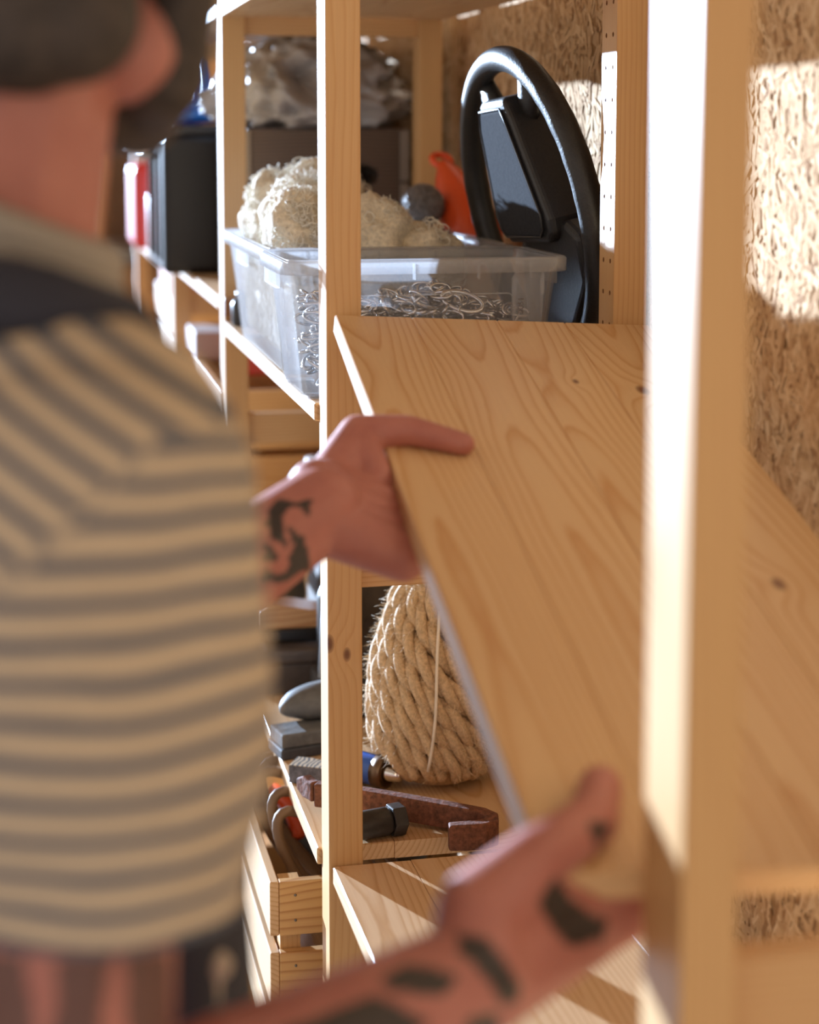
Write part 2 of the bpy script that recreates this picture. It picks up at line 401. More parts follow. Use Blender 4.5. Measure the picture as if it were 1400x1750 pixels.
# ------------------------------------------------------------------ clear bins
def rrect(x0, x1, y0, y1, r, n=5):
    p = []
    for cx, cy, a0 in ((x1-r, y1-r, 0), (x0+r, y1-r, PI/2), (x0+r, y0+r, PI), (x1-r, y0+r, 1.5*PI)):
        for k in range(n+1): p.append((cx+r*math.cos(a0+PI/2*k/n), cy+r*math.sin(a0+PI/2*k/n)))
    return p
def loft(loops, capend=True):
    mb = MB(); n = len(loops[0]); vs = [q for l in loops for q in l]; fs = []
    for i in range(len(loops)-1):
        for j in range(n): fs.append((i*n+j, i*n+(j+1) % n, (i+1)*n+(j+1) % n, (i+1)*n+j))
    if capend: fs.append(tuple(range(n))[::-1])
    return mb.add(vs, fs, True)
def plastic_bin(x0, x1, y0, y1, zb, zt, label, tap=.022, panel=True):
    cx, cy = (x0+x1)/2, (y0+y1)/2
    t = thing('storage_bin', label, 'bin', (cx, cy, zb))
    hx, hy, h = (x1-x0)/2, (y1-y0)/2, zt-zb; g = .0075
    ins = lambda d, z, r: [(px, py, z) for px, py in rrect(-hx+d, hx-d, -hy+d, hy-d, r)]
    o = loft([ins(tap+.006, .0015, .016), ins(tap+.002, .002, .018), ins(tap, .007, .018), ins(g+(tap-g)*.5, h*.55, .018), ins(g, h-.004, .018), ins(g, h-.001, .018)]).build('tub', BIN, t)
    s = o.modifiers.new('s', 'SOLIDIFY'); s.thickness = .0012
    o = loft([ins(g, h-.001, .018), ins(g-.002, h, .02), ins(.001, h, .024), ins(0, h-.0015, .024), ins(0, h-.014, .024)], False).build('rim', BINR, t)
    s = o.modifiers.new('s', 'SOLIDIFY'); s.thickness = .0014
    for q in (-.55, -.1, .35, .72):                                # little ribs under the rim
        k = MB().box((q*hx-.001, -hy+.001, h-.020), (q*hx+.001, -hy+.006, h-.004)); k.build('rim_rib', BINR, t)
    MB().box((hx*.80, -hy+.0065, h-.037), (hx*.80+.0035, -hy+.0095, h-.014)).build('rim_rib', BINR, t)
    for sx in (-1, 1):                                             # handle tabs at both short ends
        k = MB().box((sx*hx-.004 if sx > 0 else -hx-.0, -.045, h-.030), (sx*hx if sx > 0 else -hx+.004, .045, h-.012)); k.build('handle_tab', BINR, t)
    for sx in (-1, 1):                                             # feet
        for sy in (-1, 1): MB().box((sx*(hx-tap-.018)-.014, sy*(hy-tap-.012)-.010, 0), (sx*(hx-tap-.018)+.014, sy*(hy-tap-.012)+.010, .0035)).build('foot', BINR, t)
    return t, hx, hy, h
zb = H-.267
binA, hx, hy, h = plastic_bin(.2545, .5515, 1.7745, 1.963, zb, H-.126, 'clear plastic bin of steel chain, nearest on the shelf')
def bwall(u, w):                                                   # point on the near wall of bin A, u along, w height
    return Ve((u, -hy+.0075+.0145*(1-w/h)-.0008, w))
fr = [bwall(-.11, .004), bwall(-.11, .105), bwall(.086, .105), bwall(.091, .1005), bwall(.0925, .004)]
MB().tube(fr, .0009, 6).build('moulded_frame', BINR, binA)
MB().lathe([(.017, 0), (.017, .114), (.014, .119), (.001, .120)], 16, T(.1115, -hy+.032, .004) @ Mx.Diagonal((1, .75, 1, 1))).build('corner_pocket', BINR, binA)
tx = bpy.data.curves.new('moulded_number', 'FONT'); tx.body = '2051'; tx.size = .0085; tx.extrude = .0003
to = bpy.data.objects.new('moulded_number', tx); C.objects.link(to); tx.materials.append(plain('moulded_print', (.16, .13, .12), .6)); to.parent = binA
p = bwall(.1015, .0835); to.location = p+Ve((0, -.0008, 0)); to.rotation_euler = (PI/2, -PI/2, 0)
bpy.context.view_layer.update(); dg = bpy.context.evaluated_depsgraph_get(); tme = bpy.data.meshes.new_from_object(to.evaluated_get(dg)); tloc, trot = to.location.copy(), to.rotation_euler.copy()
bpy.data.objects.remove(to); link('raised_number', tme, None, binA, tloc, rot=trot)
binB, hxb, hyb, hb2 = plastic_bin(.262, .548, 1.968, 2.40, zb, H-.126, 'clear plastic bin heaped with cream twine, behind the chain bin')

# chain in bin A
ch = MB(); R = random.Random(5)
for i in range(900):
    u, v_ = R.uniform(-1, 1), R.uniform(-1, 1)
    z = .008+(R.random()**.8)*(.078+.012*math.exp(-(u*1.2)**2)+.007*math.sin(u*5))
    P = Ve((u*(hx-.040), v_*(hy-.040), z)); a, b = .0105, .0062
    M = T(*P) @ Rz(R.uniform(0, 6.3)) @ Rx(R.gauss(0, .7)) @ Ry(R.gauss(0, .35))
    pts = [(a*math.cos(q)*1.15, b*math.sin(q), 0) for q in [2*PI*k/14 for k in range(14)]]
    ch.tube(pts, .0017, 6, True, M)
c = ch.build('steel_chain', STEEL, None, Ve(binA.location)+Ve((0, 0, .002))); tag(c, 'heap of zinc steel chain inside the clear bin', 'chain', kind='stuff')
# a few larger links and rods lying across the top of the heap
big = MB()
for (u, v_, z, a, b, ry, rz) in ((.01, -.045, .066, .020, .009, .3, .2), (.045, -.05, .064, .022, .010, .5, -.7), (-.03, -.04, .06, .019, .009, .2, .9), (-.07, -.05, .058, .02, .009, -.3, .4)):
    big.tube([(a*math.cos(q), b*math.sin(q), 0) for q in [2*PI*k/20 for k in range(20)]], .0025, 8, True, T(u, v_, z+.030) @ Rz(rz) @ Rx(1.0) @ Ry(ry))
b_ = big.build('chain_hook', STEEL, None, Ve(binA.location)); tag(b_, 'larger steel links lying on top of the chain heap', 'chain')

# twine in bin B
tw = thing('tangled_twine', 'cream tangled twine spilling above the rim of the clear bin', 'twine', (binB.location.x, binB.location.y, zb+.006), group=None)
def lump(c, r, seed, amp=.25, n=40, k=28, sc=28):
    mb = MB(); vs = []; fs = []
    for i in range(k+1):
        a = PI*i/k
        for j in range(n):
            d = Ve((math.sin(a)*math.cos(2*PI*j/n), math.sin(a)*math.sin(2*PI*j/n), -math.cos(a)))
            q = Ve((d.x*r[0], d.y*r[1], d.z*r[2])); f = 1+amp*NZ.fractal((q+Ve((seed, seed, 0)))*sc, 1, 2, 4)
            vs.append(Ve(c)+q*f)
    for i in range(k):
        for j in range(n): fs.append((i*n+j, i*n+(j+1) % n, (i+1)*n+(j+1) % n, (i+1)*n+j))
    return mb.add(vs, fs, True)
mb = MB(); lumps = [((-.085, -.10, .145), (.040, .055, .052)), ((-.055, .02, .15), (.055, .07, .060)), ((-.075, .12, .15), (.05, .07, .065)), ((.0, -.08, .13), (.05, .07, .055)), ((.035, .08, .115), (.06, .09, .055)), ((.060, -.09, .10), (.045, .07, .055)), ((.085, .06, .10), (.035, .09, .035)), ((0, 0, .085), (.100, .165, .070)), ((-.01, -.01, .065), (.100, .16, .05)), ((-.03, .1, .17), (.06, .06, .055))]
for i, (c_, r_) in enumerate(lumps):
    l = lump(c_, r_, i*3.1); mb.add(l.v, l.f, True)
o = mb.build('twine_mass', TWINEB, tw); o['kind'] = 'stuff'
cu = MB(); R = random.Random(11)
for i in range(1500):
    c_, r_ = lumps[R.randrange(len(lumps))] if i > 400 else lumps[R.randrange(3)]
    a, b = R.uniform(0, 6.3), R.uniform(-.5, 1.3)
    d = Ve((math.cos(a)*math.cos(b), math.sin(a)*math.cos(b), math.sin(b)))
    p = Ve((c_[0]+d.x*r_[0]*1.02, c_[1]+d.y*r_[1]*1.02, c_[2]+d.z*r_[2]*1.02)); pts = []; ax = Ve((R.gauss(0, 1), R.gauss(0, 1), R.gauss(0, 1))).normalized()
    e1 = ax.orthogonal().normalized(); e2 = ax.cross(e1); rr = R.uniform(.003, .008); turns = R.uniform(.7, 2.2); st_ = R.uniform(.004, .022)
    for k in range(18):
        q = k/17
        w_ = p+e1*rr*math.cos(turns*6.28*q)+e2*rr*math.sin(turns*6.28*q)+ax*st_*(q-.5)+Ve((R.gauss(0, .0007), R.gauss(0, .0007), R.gauss(0, .0007)))
        w_.x = max(-.122, min(.122, w_.x)); w_.y = max(-.195, min(.195, w_.y)); pts.append(w_)
    cu.tube(pts, .00062, 4)
o = cu.build('twine_loops', TWINE, tw); o['kind'] = 'stuff'
# vertical strands pressed against the bin front
cu = MB()
for i in range(110):
    y = R.uniform(-.18, .18); zz = R.uniform(.05, .13); pts = []
    for k in range(12):
        q = k/11; pts.append((-.1115-.0065*(1-q)+R.gauss(0, .0010), y+R.gauss(0, .003)+.01*math.sin(q*5+i), .012+zz*(1-q)))
    cu.tube(pts, .0010, 4)
o = cu.build('twine_strands', TWINE, tw); o['kind'] = 'stuff'

# ------------------------------------------------------------------ steering wheel
sw = thing('steering_wheel', 'black steering wheel leaning on the wall behind the bins', 'steering wheel')
RW, rw = .169, .0145
top, bot = Ve((.527, 1.980, H+.087)), Ve((.606, 1.970, H-.252))
wz = (top-bot).normalized(); yv = Ve((.10, -1, 0)); yv = (yv-wz*yv.dot(wz)).normalized(); nv = yv.cross(wz)   # nv: out of the wheel
if nv.x > 0: nv = -nv
Mw = Mx.Identity(4); cw = (top+bot)/2
for i in range(3): Mw[i][0] = yv[i]; Mw[i][1] = wz[i]; Mw[i][2] = nv[i]; Mw[i][3] = cw[i]
sw.matrix_world = Mw
pts = []; rad = []
for k in range(120):
    a = 2*PI*k/120; pts.append(Ve((RW*math.cos(a), RW*math.sin(a), 0))); rad.append(rw*(1+.035*max(0, math.sin(a*26))*(1 if abs(math.sin(a-.3)) < .75 else .2)))
MB().tube(pts, rad, 16, True).build('rim', BLACKL, sw)
pad = [(-.045, .105), (-.035, .127), (.040, .127), (.052, .105), (.100, -.010), (.098, -.028), (.085, -.037), (-.035, -.037), (-.050, -.028), (-.056, -.010)]
MB().prism(pad, .052, T(0, 0, -.030)).build('hub', BLACKL, sw, bevel=.012, seg=4)
MB().prism([(x*.86, y*.87+.004) for x, y in pad], .006, T(0, 0, .0195)).build('horn_pad', plain('grey_vinyl_pad', (.040, .040, .044), .9, noise=.2, nscale=300, bump=.15, spec=.04), sw, bevel=.0045, seg=3)
for a in (PI*.5+.42, PI*.5-.42, PI*1.5+.5, PI*1.5-.5):
    MB().tube([(.045*math.cos(a), .085*math.sin(a) if math.sin(a) > 0 else -.015, -.008), (.13*math.cos(a), .13*math.sin(a), -.004), (RW*math.cos(a), RW*math.sin(a), -.002)], [.020, .016, .012], 10, flat=.6).build('spoke', BLACKL, sw)
MB().prism([(.0, -.020), (.11, -.015), (.140, -.03), (.135, -.085), (.06, -.148), (-.03, -.155), (-.045, -.06)], .026, T(0, 0, -.016)).build('lower_spoke', BLACKL, sw, bevel=.008, seg=3)
MB().tube([(x*.87, y*.88+.004, .0250) for x, y in pad], .0014, 6, True).build('seam', BLACK, sw)

# orange float and second orange piece
ob = thing('net_float', 'orange pear-shaped float with an eye ring behind the steering wheel', 'float')
f0, f1 = V(752, 268, 2.44), Ve((.600, 2.215, H-.205))
Mf = along(f0, f1-f0); LL = (f1-f0).length
ob.matrix_world = Mf
MB().lathe([(.010, .018), (.012, .026), (.020, .045), (.032, .085), (.037, .13), (.036, .17), (.026, .205), (.012, .222), (.001, .226)], 24).build('float_body', ORANGE, ob)
MB().tube([(.013*math.cos(q), 0, .008+.013*math.sin(q)) for q in [2*PI*k/20 for k in range(20)]], .0048, 10, True).build('eye_ring', ORANGE, ob)
ws_ = MB(); R = random.Random(21)
for i in range(160):
    a = R.uniform(0, 6.3); b = R.uniform(-1, 1); ax = Ve((R.gauss(0, 1), R.gauss(0, 1), R.gauss(0, 1))).normalized(); e1 = ax.orthogonal().normalized(); e2 = ax.cross(e1)
    rr = .029*R.uniform(.86, 1.0); q0 = R.uniform(0, 6.3)
    ws_.tube([(e1*math.cos(q0+.22*k)+e2*math.sin(q0+.22*k))*rr*(1, 1, 1)[0] for k in range(10)], .0011, 5)
ws_.ball((0, 0, 0), .025)
wb = ws_.build('cord_ball', plain('grey_cord', (.26, .24, .25), .6, noise=.4, nscale=200), None, V(722, 352, 2.335)); tag(wb, 'grey wound ball of cord on the twine, left of the orange float', 'cord')
kb = MB(); kb.lathe([(.012, 0), (.014, .004), (.014, .030), (.010, .038), (.001, .04)], 16).lathe([(.006, .038), (.008, .046), (.001, .05)], 12)
k_ = kb.build('pipe_plug', BLACK, None, (.302, 2.515, zb+.0004)); tag(k_, 'small black plug on the shelf edge beyond the twine bin', 'plug')

# ------------------------------------------------------------------ bay three: weathered crate, crumpled sheet, black case, hose
cr = thing('wooden_crate', 'dark weathered crate with oval hand hole under a crumpled sheet', 'crate', (.445, 2.86, H-.2355))
def plate_with_slot(w, h, t, sx, sz, rx, rz):                    # vertical plate in xz with an oval hole, thickness along y
    mb = MB(); n = 32; out = []; inn = []
    for k in range(n):
        a = 2*PI*k/n; c_, s_ = math.cos(a), math.sin(a); m_ = max(abs(c_)/(w/2), abs(s_)/(h/2)); out.append((c_/m_, s_/m_+h/2))
        e = (abs(c_)/rx)**3+(abs(s_)/rz)**3; q = e**(-1/3); inn.append((sx+c_*q, sz+s_*q))
    vs = [(x, 0, z) for x, z in out]+[(x, 0, z) for x, z in inn]+[(x, t, z) for x, z in out]+[(x, t, z) for x, z in inn]; fs = []
    for k in range(n):
        j = (k+1) % n; fs += [(k, j, n+j, n+k), (2*n+k, 3*n+k, 3*n+j, 2*n+j), (n+k, n+j, 3*n+j, 3*n+k), (k, 2*n+k, 2*n+j, j)]
    return mb.add(vs, fs)
plate_with_slot(.246, .242, .014, .020, .172, .060, .019).build('end_panel', OLD, cr, (.01, -.16, 0))
plate_with_slot(.246, .242, .014, .0, .172, .060, .019).build('end_panel', OLD, cr, (.01, .146, 0))
for i in range(3):
    for sx in (-1, 1): MB().box((0, -.165, .004+i*.08), (.013, .165, .080+i*.08)).build('side_slat', OLDY, cr, (-.128+.01 if sx < 0 else .123, 0, 0), bevel=.001)
for i in range(3): MB().box((-.112+i*.078, -.145, .001), (-.038+i*.078, .145, .012)).build('bottom_slat', OLD, cr, (.01, 0, 0))
def crumple(r, seed, n=150, k=90):
    mb = MB(); vs = []; fs = []
    for i in range(k+1):
        a = PI*(.02+.96*i/k)
        for j in range(n):
            d = Ve((math.sin(a)*math.cos(2*PI*j/n), math.sin(a)*math.sin(2*PI*j/n), -math.cos(a)))
            q = Ve((d.x*1.1+seed, d.y*1.3, d.z*.8)); wv = NZ.noise_vector(q*1.3)*.75
            e1 = 1-abs(NZ.noise(q*1.9+wv))*2.2; e2 = 1-abs(NZ.noise(q*4.3+wv*2.2))*2.0; e3 = NZ.noise(q*9+wv*3)
            f = .70+.26*max(e1, -.3)+.11*max(e2, -.5)+.03*e3
            p = Ve((d.x*r[0], d.y*r[1], d.z*r[2]))*f; p.x *= 1+.12*(d.z < 0); p.z = max(p.z, -r[2]*.62)
            vs.append(p)
    for i in range(k):
        for j in range(n): fs.append((i*n+j, i*n+(j+1) % n, (i+1)*n+(j+1) % n, (i+1)*n+j))
    fs.append(tuple(range(n))[::-1])
    return mb.add(vs, fs, True)
cs = crumple((.150, .20, .090), 2.7).build('crumpled_sheet', SHEET, None, (.448, 2.84, H+.0085+.0560)); tag(cs, 'crumpled grey plastic sheet heaped on the weathered crate', 'sheet')
dk = thing('dark_box', 'tall dark box standing behind the crumpled sheet', 'box', (.47, 3.22+.06, H-.2355))
MB().box((-.025, -.22, 0), (.125, .12, .345)).build('box_body', plain('dark_board', (.055, .045, .04), .7, noise=.3, nscale=30), dk, bevel=.004)
MB().box((-.028, -.223, .346), (.128, .123, .372)).build('box_lid', plain('dark_board_lid', (.06, .05, .045), .7, noise=.3, nscale=30), dk, bevel=.004)
bc = thing('black_case', 'tall glossy black case standing on the shelf under a blue hose', 'case', (.335, 3.22, H-.2355))
MB().box((-.098, -.16, .0), (.098, .16, .235)).build('case_body', plain('gloss_black', (.012, .010, .011), .30, spec=.3), bc, bevel=.012, seg=3)
MB().box((-.101, -.163, .232), (.101, .163, .250)).build('lid', BLACK, bc, bevel=.006)
for y_ in (-.11, .0, .10): MB().box((-.103, y_-.012, .02), (-.0975, y_+.012, .225)).build('rib', plain('gloss_black_rib', (.03, .03, .034), .15), bc, bevel=.002)
MB().tube([(-.10, -.05, .20), (-.118, -.05, .203), (-.118, .09, .203), (-.10, .09, .20)], .006, 8).build('handle', STEEL, bc)
ho = MB()
for i in range(2):
    rr = .085-.006*i; ho.tube([(rr*math.cos(a)*1.0, rr*1.35*math.sin(a), .012+.019*i+.004*math.sin(a*2+i)) for a in [2*PI*k/40 for k in range(40)]], .0095, 10, True)
ho.tube([(-.03, .085*math.cos(a), .035+.070*math.sin(a)) for a in [PI*k/16 for k in range(17)]], .009, 10)
h_ = ho.build('hose_coil', BLUEH, None, (.345, 3.20, H+.0165)); tag(h_, 'bright blue hose coiled on the black case', 'hose')
wc = thing('white_canister', 'white canister on the far shelf edge beside the black case', 'canister', (.305, 3.72, H-.2538))
MB().lathe([(.045, 0), (.048, .004), (.048, .125), (.042, .142), (.020, .150), (.020, .165), (.001, .166)], 24).build('can_body', WHITE, wc)
MB().lathe([(.0235, .150), (.0235, .172), (.001, .173)], 18).build('cap', WHITE, wc)
rc = thing('fuel_can', 'red can with grey spout on the farthest shelf', 'can', (.292, 4.12, H-.2538))
MB().box((-.045, -.10, 0), (.09, .10, .19)).build('can_body', RED, rc, bevel=.02, seg=4)
MB().tube([(-.02, -.05, .19), (-.02, -.05, .225), (-.055, -.05, .235)], .012, 10).build('spout', WHITE, rc)
MB().tube([(.02, -.06, .185), (.02, -.06, .225), (.02, .07, .225), (.02, .07, .185)], .010, 8).build('handle', RED, rc)

# ------------------------------------------------------------------ blurred things deeper in the lower bays
def crate_simple(loc, w, d, hgt, label, mat=WX, matY=WY, n=2, gap=.012):
    t = thing('slatted_box', label, 'box', loc); ph = (hgt-gap*(n-1))/n
    for i in range(n):
        z0 = i*(ph+gap)
        for y_ in (0, d-.012): MB().box((0, y_, z0), (w, y_+.012, z0+ph)).build('end_board', mat, t, bevel=.001)
        for x_ in (0, w-.012): MB().box((x_, .0125, z0), (x_+.012, d-.0125, z0+ph)).build('side_board', matY, t, bevel=.001)
    for x_ in (.0125, w-.0325):
        for y_ in (.0125, d-.0325): MB().box((x_, y_, 0), (x_+.02, y_+.02, hgt-.004)).build('corner_block', WZ, t)
    MB().box((.0125, .0125, 0), (w-.0125, d-.0125, .008)).build('bottom', matY, t)
    return t
crate_simple((.30, 2.80, H-.5995), .27, .45, .20, 'blurred pine box on the second bay low shelf')
rb = MB().box((0, 0, 0), (.12, .16, .055)).build('red_carton', RED, None, (.36, 2.98, H-.3995), bevel=.003); tag(rb, 'red carton lying on the blurred pine box, below the clear bins', 'carton')
pc = MB().box((0, 0, 0), (.085, .14, .05)).build('grey_carton', plain('pale_card', (.55, .45, .42), .7), None, (.30, 3.2, H-.3995), bevel=.003)
tag(pc, 'pale carton behind the red carton on the blurred pine box', 'carton')
crate_simple((.30, 3.6, H-.4995), .26, .5, .17, 'farthest pine box, past the frame behind the black case')
pk = MB().box((0, 0, 0), (.07, .2, .05)).build('pink_carton', plain('salmon_card', (.66, .28, .2), .7), None, (.295, 3.7, H-.3295), bevel=.003); tag(pk, 'salmon carton on the farthest pine box', 'carton')
# upright things on the rope shelf's back row
db = thing('tool_case', 'dark brown case behind the rope coil', 'case', (.400, 2.408, H-.7275))
MB().box((0, 0, 0), (.200, .16, .19)).build('case_body', plain('dark_brown_case', (.10, .075, .055), .6, noise=.3, nscale=30), db, bevel=.006)
MB().box((-.004, -.002, .188), (.204, .164, .265)).build('case_lid', plain('brown_canvas_lid', (.22, .16, .11), .7, noise=.25, nscale=40), db, bevel=.008)
for q in (.05, .16): MB().box((q-.012, -.008, .145), (q+.012, -.003, .19)).build('clasp', BLACK, db, bevel=.002)
MB().box((.028, -.0075, .09), (.048, -.003, .098)).build('yellow_mark', plain('yellow_print', (.5, .36, .05), .6), db)
pw = thing('power_tool', 'black and grey machine body between the post and the rope', 'tool', (.405, 2.212, H-.7275))
MB().box((-.05, -.05, .0), (.015, .05, .045)).build('tool_base', DARKG, pw, bevel=.006)
MB().lathe([(.026, 0), (.030, .01), (.030, .10), (.022, .12), (.001, .121)], 18, T(-.018, 0, .045)).build('tool_motor', BLACK, pw)
MB().tube([(-.018, -.025, .14), (-.045, -.06, .15), (-.05, -.06, .06)], .007, 8).build('tool_lever', GREYP, pw)
jug = thing('canvas_bag', 'grey canvas bundle sticking out below the man\'s left forearm', 'bag', (.300, 2.490, H-.7275))
l = lump((0, 0, .088), (.080, .066, .075), 4.4, .16, 36, 26, 12)
l.build('bag_body', BEIGE, jug)
MB().tube([(-.02, -.03, .155), (-.03, -.01, .185), (-.02, .02, .185), (-.01, .04, .155)], .008, 8).build('bag_strap', BEIGE, jug)
pl = thing('wood_plane', 'wooden block tool with dark sole and wire loop', 'tool', (.335, 2.34, H-.7275+.0515))
MB().prism([(-.040, 0), (.07, 0), (.07, .016), (-.022, .034), (-.040, .024)], .06, T(0, .03, .028) @ Rx(PI/2)).build('tool_block', wood('X', (.62, .38, .2), (.45, .22, .09), key='_block'), pl, bevel=.002)
MB().box((-.047, -.032, .012), (.092, .032, .0275)).build('sole', BLACK, pl, bevel=.002)
MB().tube([(-.045, -.018, .035), (-.075, -.016, .034), (-.085, 0, .032), (-.075, .016, .030), (-.045, .018, .030)], .0025, 8).build('wire_loop', STEEL, pl)
tr = thing('metal_tray', 'dark oblong tin holding the wooden block tool', 'tin', (.36, 2.34, H-.7275))
MB().prism(rrect(-.075, .11, -.06, .06, .02), .040).build('tin_body', plain('dark_tin', (.09, .07, .06), .45, noise=.3, nscale=30), tr, bevel=.003)
MB().prism(rrect(-.079, .114, -.064, .064, .022), .020, T(0, 0, .0402)).build('tin_lid', plain('dark_tin_lid', (.11, .09, .08), .4, noise=.3, nscale=30), tr, bevel=.006)
sb = thing('sharpening_stone', 'grey rectangular stone block at the shelf edge left of the post', 'stone', (.285, 2.03, H-.7275), (0, 0, .22))
MB().box((0, 0, 0), (.085, .05, .013)).build('stone_base', DARKG, sb, bevel=.002)
MB().box((.002, .002, .0132), (.083, .048, .030)).build('stone_top', STONE, sb, bevel=.002)
lm = lump((0, 0, 0), (.055, .030, .020), 9.2, .12, 30, 20, 20).build('leather_pouch', plain('dark_grey_leather', (.12, .115, .11), .6, noise=.3, nscale=50, bump=.3), None, (.345, 2.100, H-.678), rot=(0, -.18, .15)); tag(lm, 'dark grey leather pouch lying on the stone block', 'pouch')
mbx = thing('blade_box', 'small worn printed carton lying beside the rusty bar tip', 'carton', (.297, 1.985, H-.7275), (0, 0, -.5))
n = N('worn_print'); v = n.obj(); w = n.new('ShaderNodeTexWave'); n.L(v, w.inputs[0]); w.inputs['Scale'].default_value = 60; w.inputs['Distortion'].default_value = 6
n.L(n.ramp(w.outputs['Fac'], [(.2, (.12, .12, .13)), (.5, (.42, .36, .26)), (.8, (.55, .46, .33))]), n.b.inputs['Base Color'])
MB().box((0, -.03, 0), (.060, .0, .020)).build('carton_body', plain('carton_side_ink', (.15, .15, .18), .6, noise=.6, nscale=130), mbx, bevel=.001)
MB().box((.0005, -.0295, .0201), (.0595, -.0005, .0208)).build('carton_top', n.m, mbx)

# blue canister with chrome nozzle
bt = thing('gas_torch', 'blue metal tube tool with chrome nozzle lying behind the rusty bar', 'tool')
p0 = V(655, 1325, 1.922); p0.z = H-.728+.0185; dr = Ve((.62, -.66, 0)).normalized()
bt.matrix_world = along(p0, dr) @ Mx.Scale(.82, 4)
MB().lathe([(.019, -.060), (.021, -.055), (.021, -.012), (.0215, -.006), (.0215, .0), (.018, .001)], 28).build('tube', BLUE, bt)
MB().lathe([(.0222, -.010), (.0222, .006), (.0195, .008), (.0175, .004), (.013, .004), (.012, .006), (.001, .006)], 28).build('collar', plain('bronze_ring', (.16, .10, .06), .35, .8), bt)
MB().lathe([(.0125, .006), (.0115, .010), (.0095, .022), (.0075, .030), (.006, .031), (.001, .031)], 24).build('nozzle', plain('chrome', (.70, .68, .66), .18, 1), bt)
# black socket fitting
sk = thing('hex_fitting', 'black hexagonal iron fitting in front of the rusty bar', 'fitting')
q0 = VZ(628, 1409, H-.728+.0160)
sk.matrix_world = along(q0, Ve((.93, .22, .0))) @ Mx.Scale(1.08, 4)
IR = plain('black_iron', (.030, .026, .024), .45, noise=.4, nscale=120, bump=.2)
MB().lathe([(.0095, -.012), (.0135, -.012), (.0138, -.010), (.0138, .020), (.0120, .022), (.0120, .0235)], 24).build('socket', IR, sk)
MB().prism([(.0162*math.cos(PI/3*k), .0162*math.sin(PI/3*k)) for k in range(6)], .014, T(0, 0, .0236)).build('hex_head', IR, sk, bevel=.0012)
MB().lathe([(.0094, -.0118), (.0094, .004), (.001, .004)], 18).build('bore', plain('bore_black', (.006, .006, .006), .8), sk)

# rusty pry bar: square bar along the shelf, hooked back at its right end
pb = thing('pry_bar', 'rusty iron pry bar with hooked end lying before the rope', 'tool')
zs = H-.728; zb_ = zs+.020; ctr = [VZ(540, 1356, zb_), VZ(625, 1366, zb_), VZ(700, 1377, zb_), VZ(760, 1386, zb_), VZ(803, 1392, zb_)]
ctr = [Ve((p.x, p.y, zs+.020-.0012*i)) for i, p in enumerate(ctr)]
e = ctr[-1]; hook = [e+Ve((.013, -.004, -.002)), e+Ve((.020, -.014, -.004)), e+Ve((.017, -.026, -.005)), e+Ve((.006, -.032, -.005)), e+Ve((-.012, -.032, -.005)), e+Ve((-.030, -.030, -.005))]
path = ctr+hook
def ribbon(path, hw, hh):                                        # rectangular bar: hw half thickness in plan, hh half height
    mb = MB(); vs = []; fs = []; k = len(path)
    for i, p in enumerate(path):
        t_ = (path[min(i+1, k-1)]-path[max(i-1, 0)]); t_.z = 0; t_.normalize(); s_ = Ve((-t_.y, t_.x, 0))
        a, b = (hw[i], hh[i])
        for (x, z) in ((1, 1), (-1, 1), (-1, -1), (1, -1)): vs.append(p+s_*a*x+Ve((0, 0, b*z)))
    for i in range(k-1):
        for j in range(4): fs.append((i*4+j, i*4+(j+1) % 4, (i+1)*4+(j+1) % 4, (i+1)*4+j))
    fs += [(3, 2, 1, 0), tuple((k-1)*4+j for j in range(4))]
    return mb.add(vs, fs)
ribbon(path, [.0075, .0078, .0080, .0080, .0080, .0080, .0076, .008, .0076, .0070, .0064], [.0128]*5+[.0125, .0135, .014, .014, .0140, .0135]).build('bar', RUST, pb, bevel=.0022, seg=3)
tip = [VZ(512, 1340, zb_), VZ(524, 1346, zb_), VZ(533, 1352, zb_), ctr[0]]
tip = [Ve((p.x, p.y, zs+.022)) for p in tip]
ribbon(tip, [.0045, .0055, .006, .006], [.006, .012, .0105, .011]).build('claw', RUST, pb, bevel=.002, seg=2)

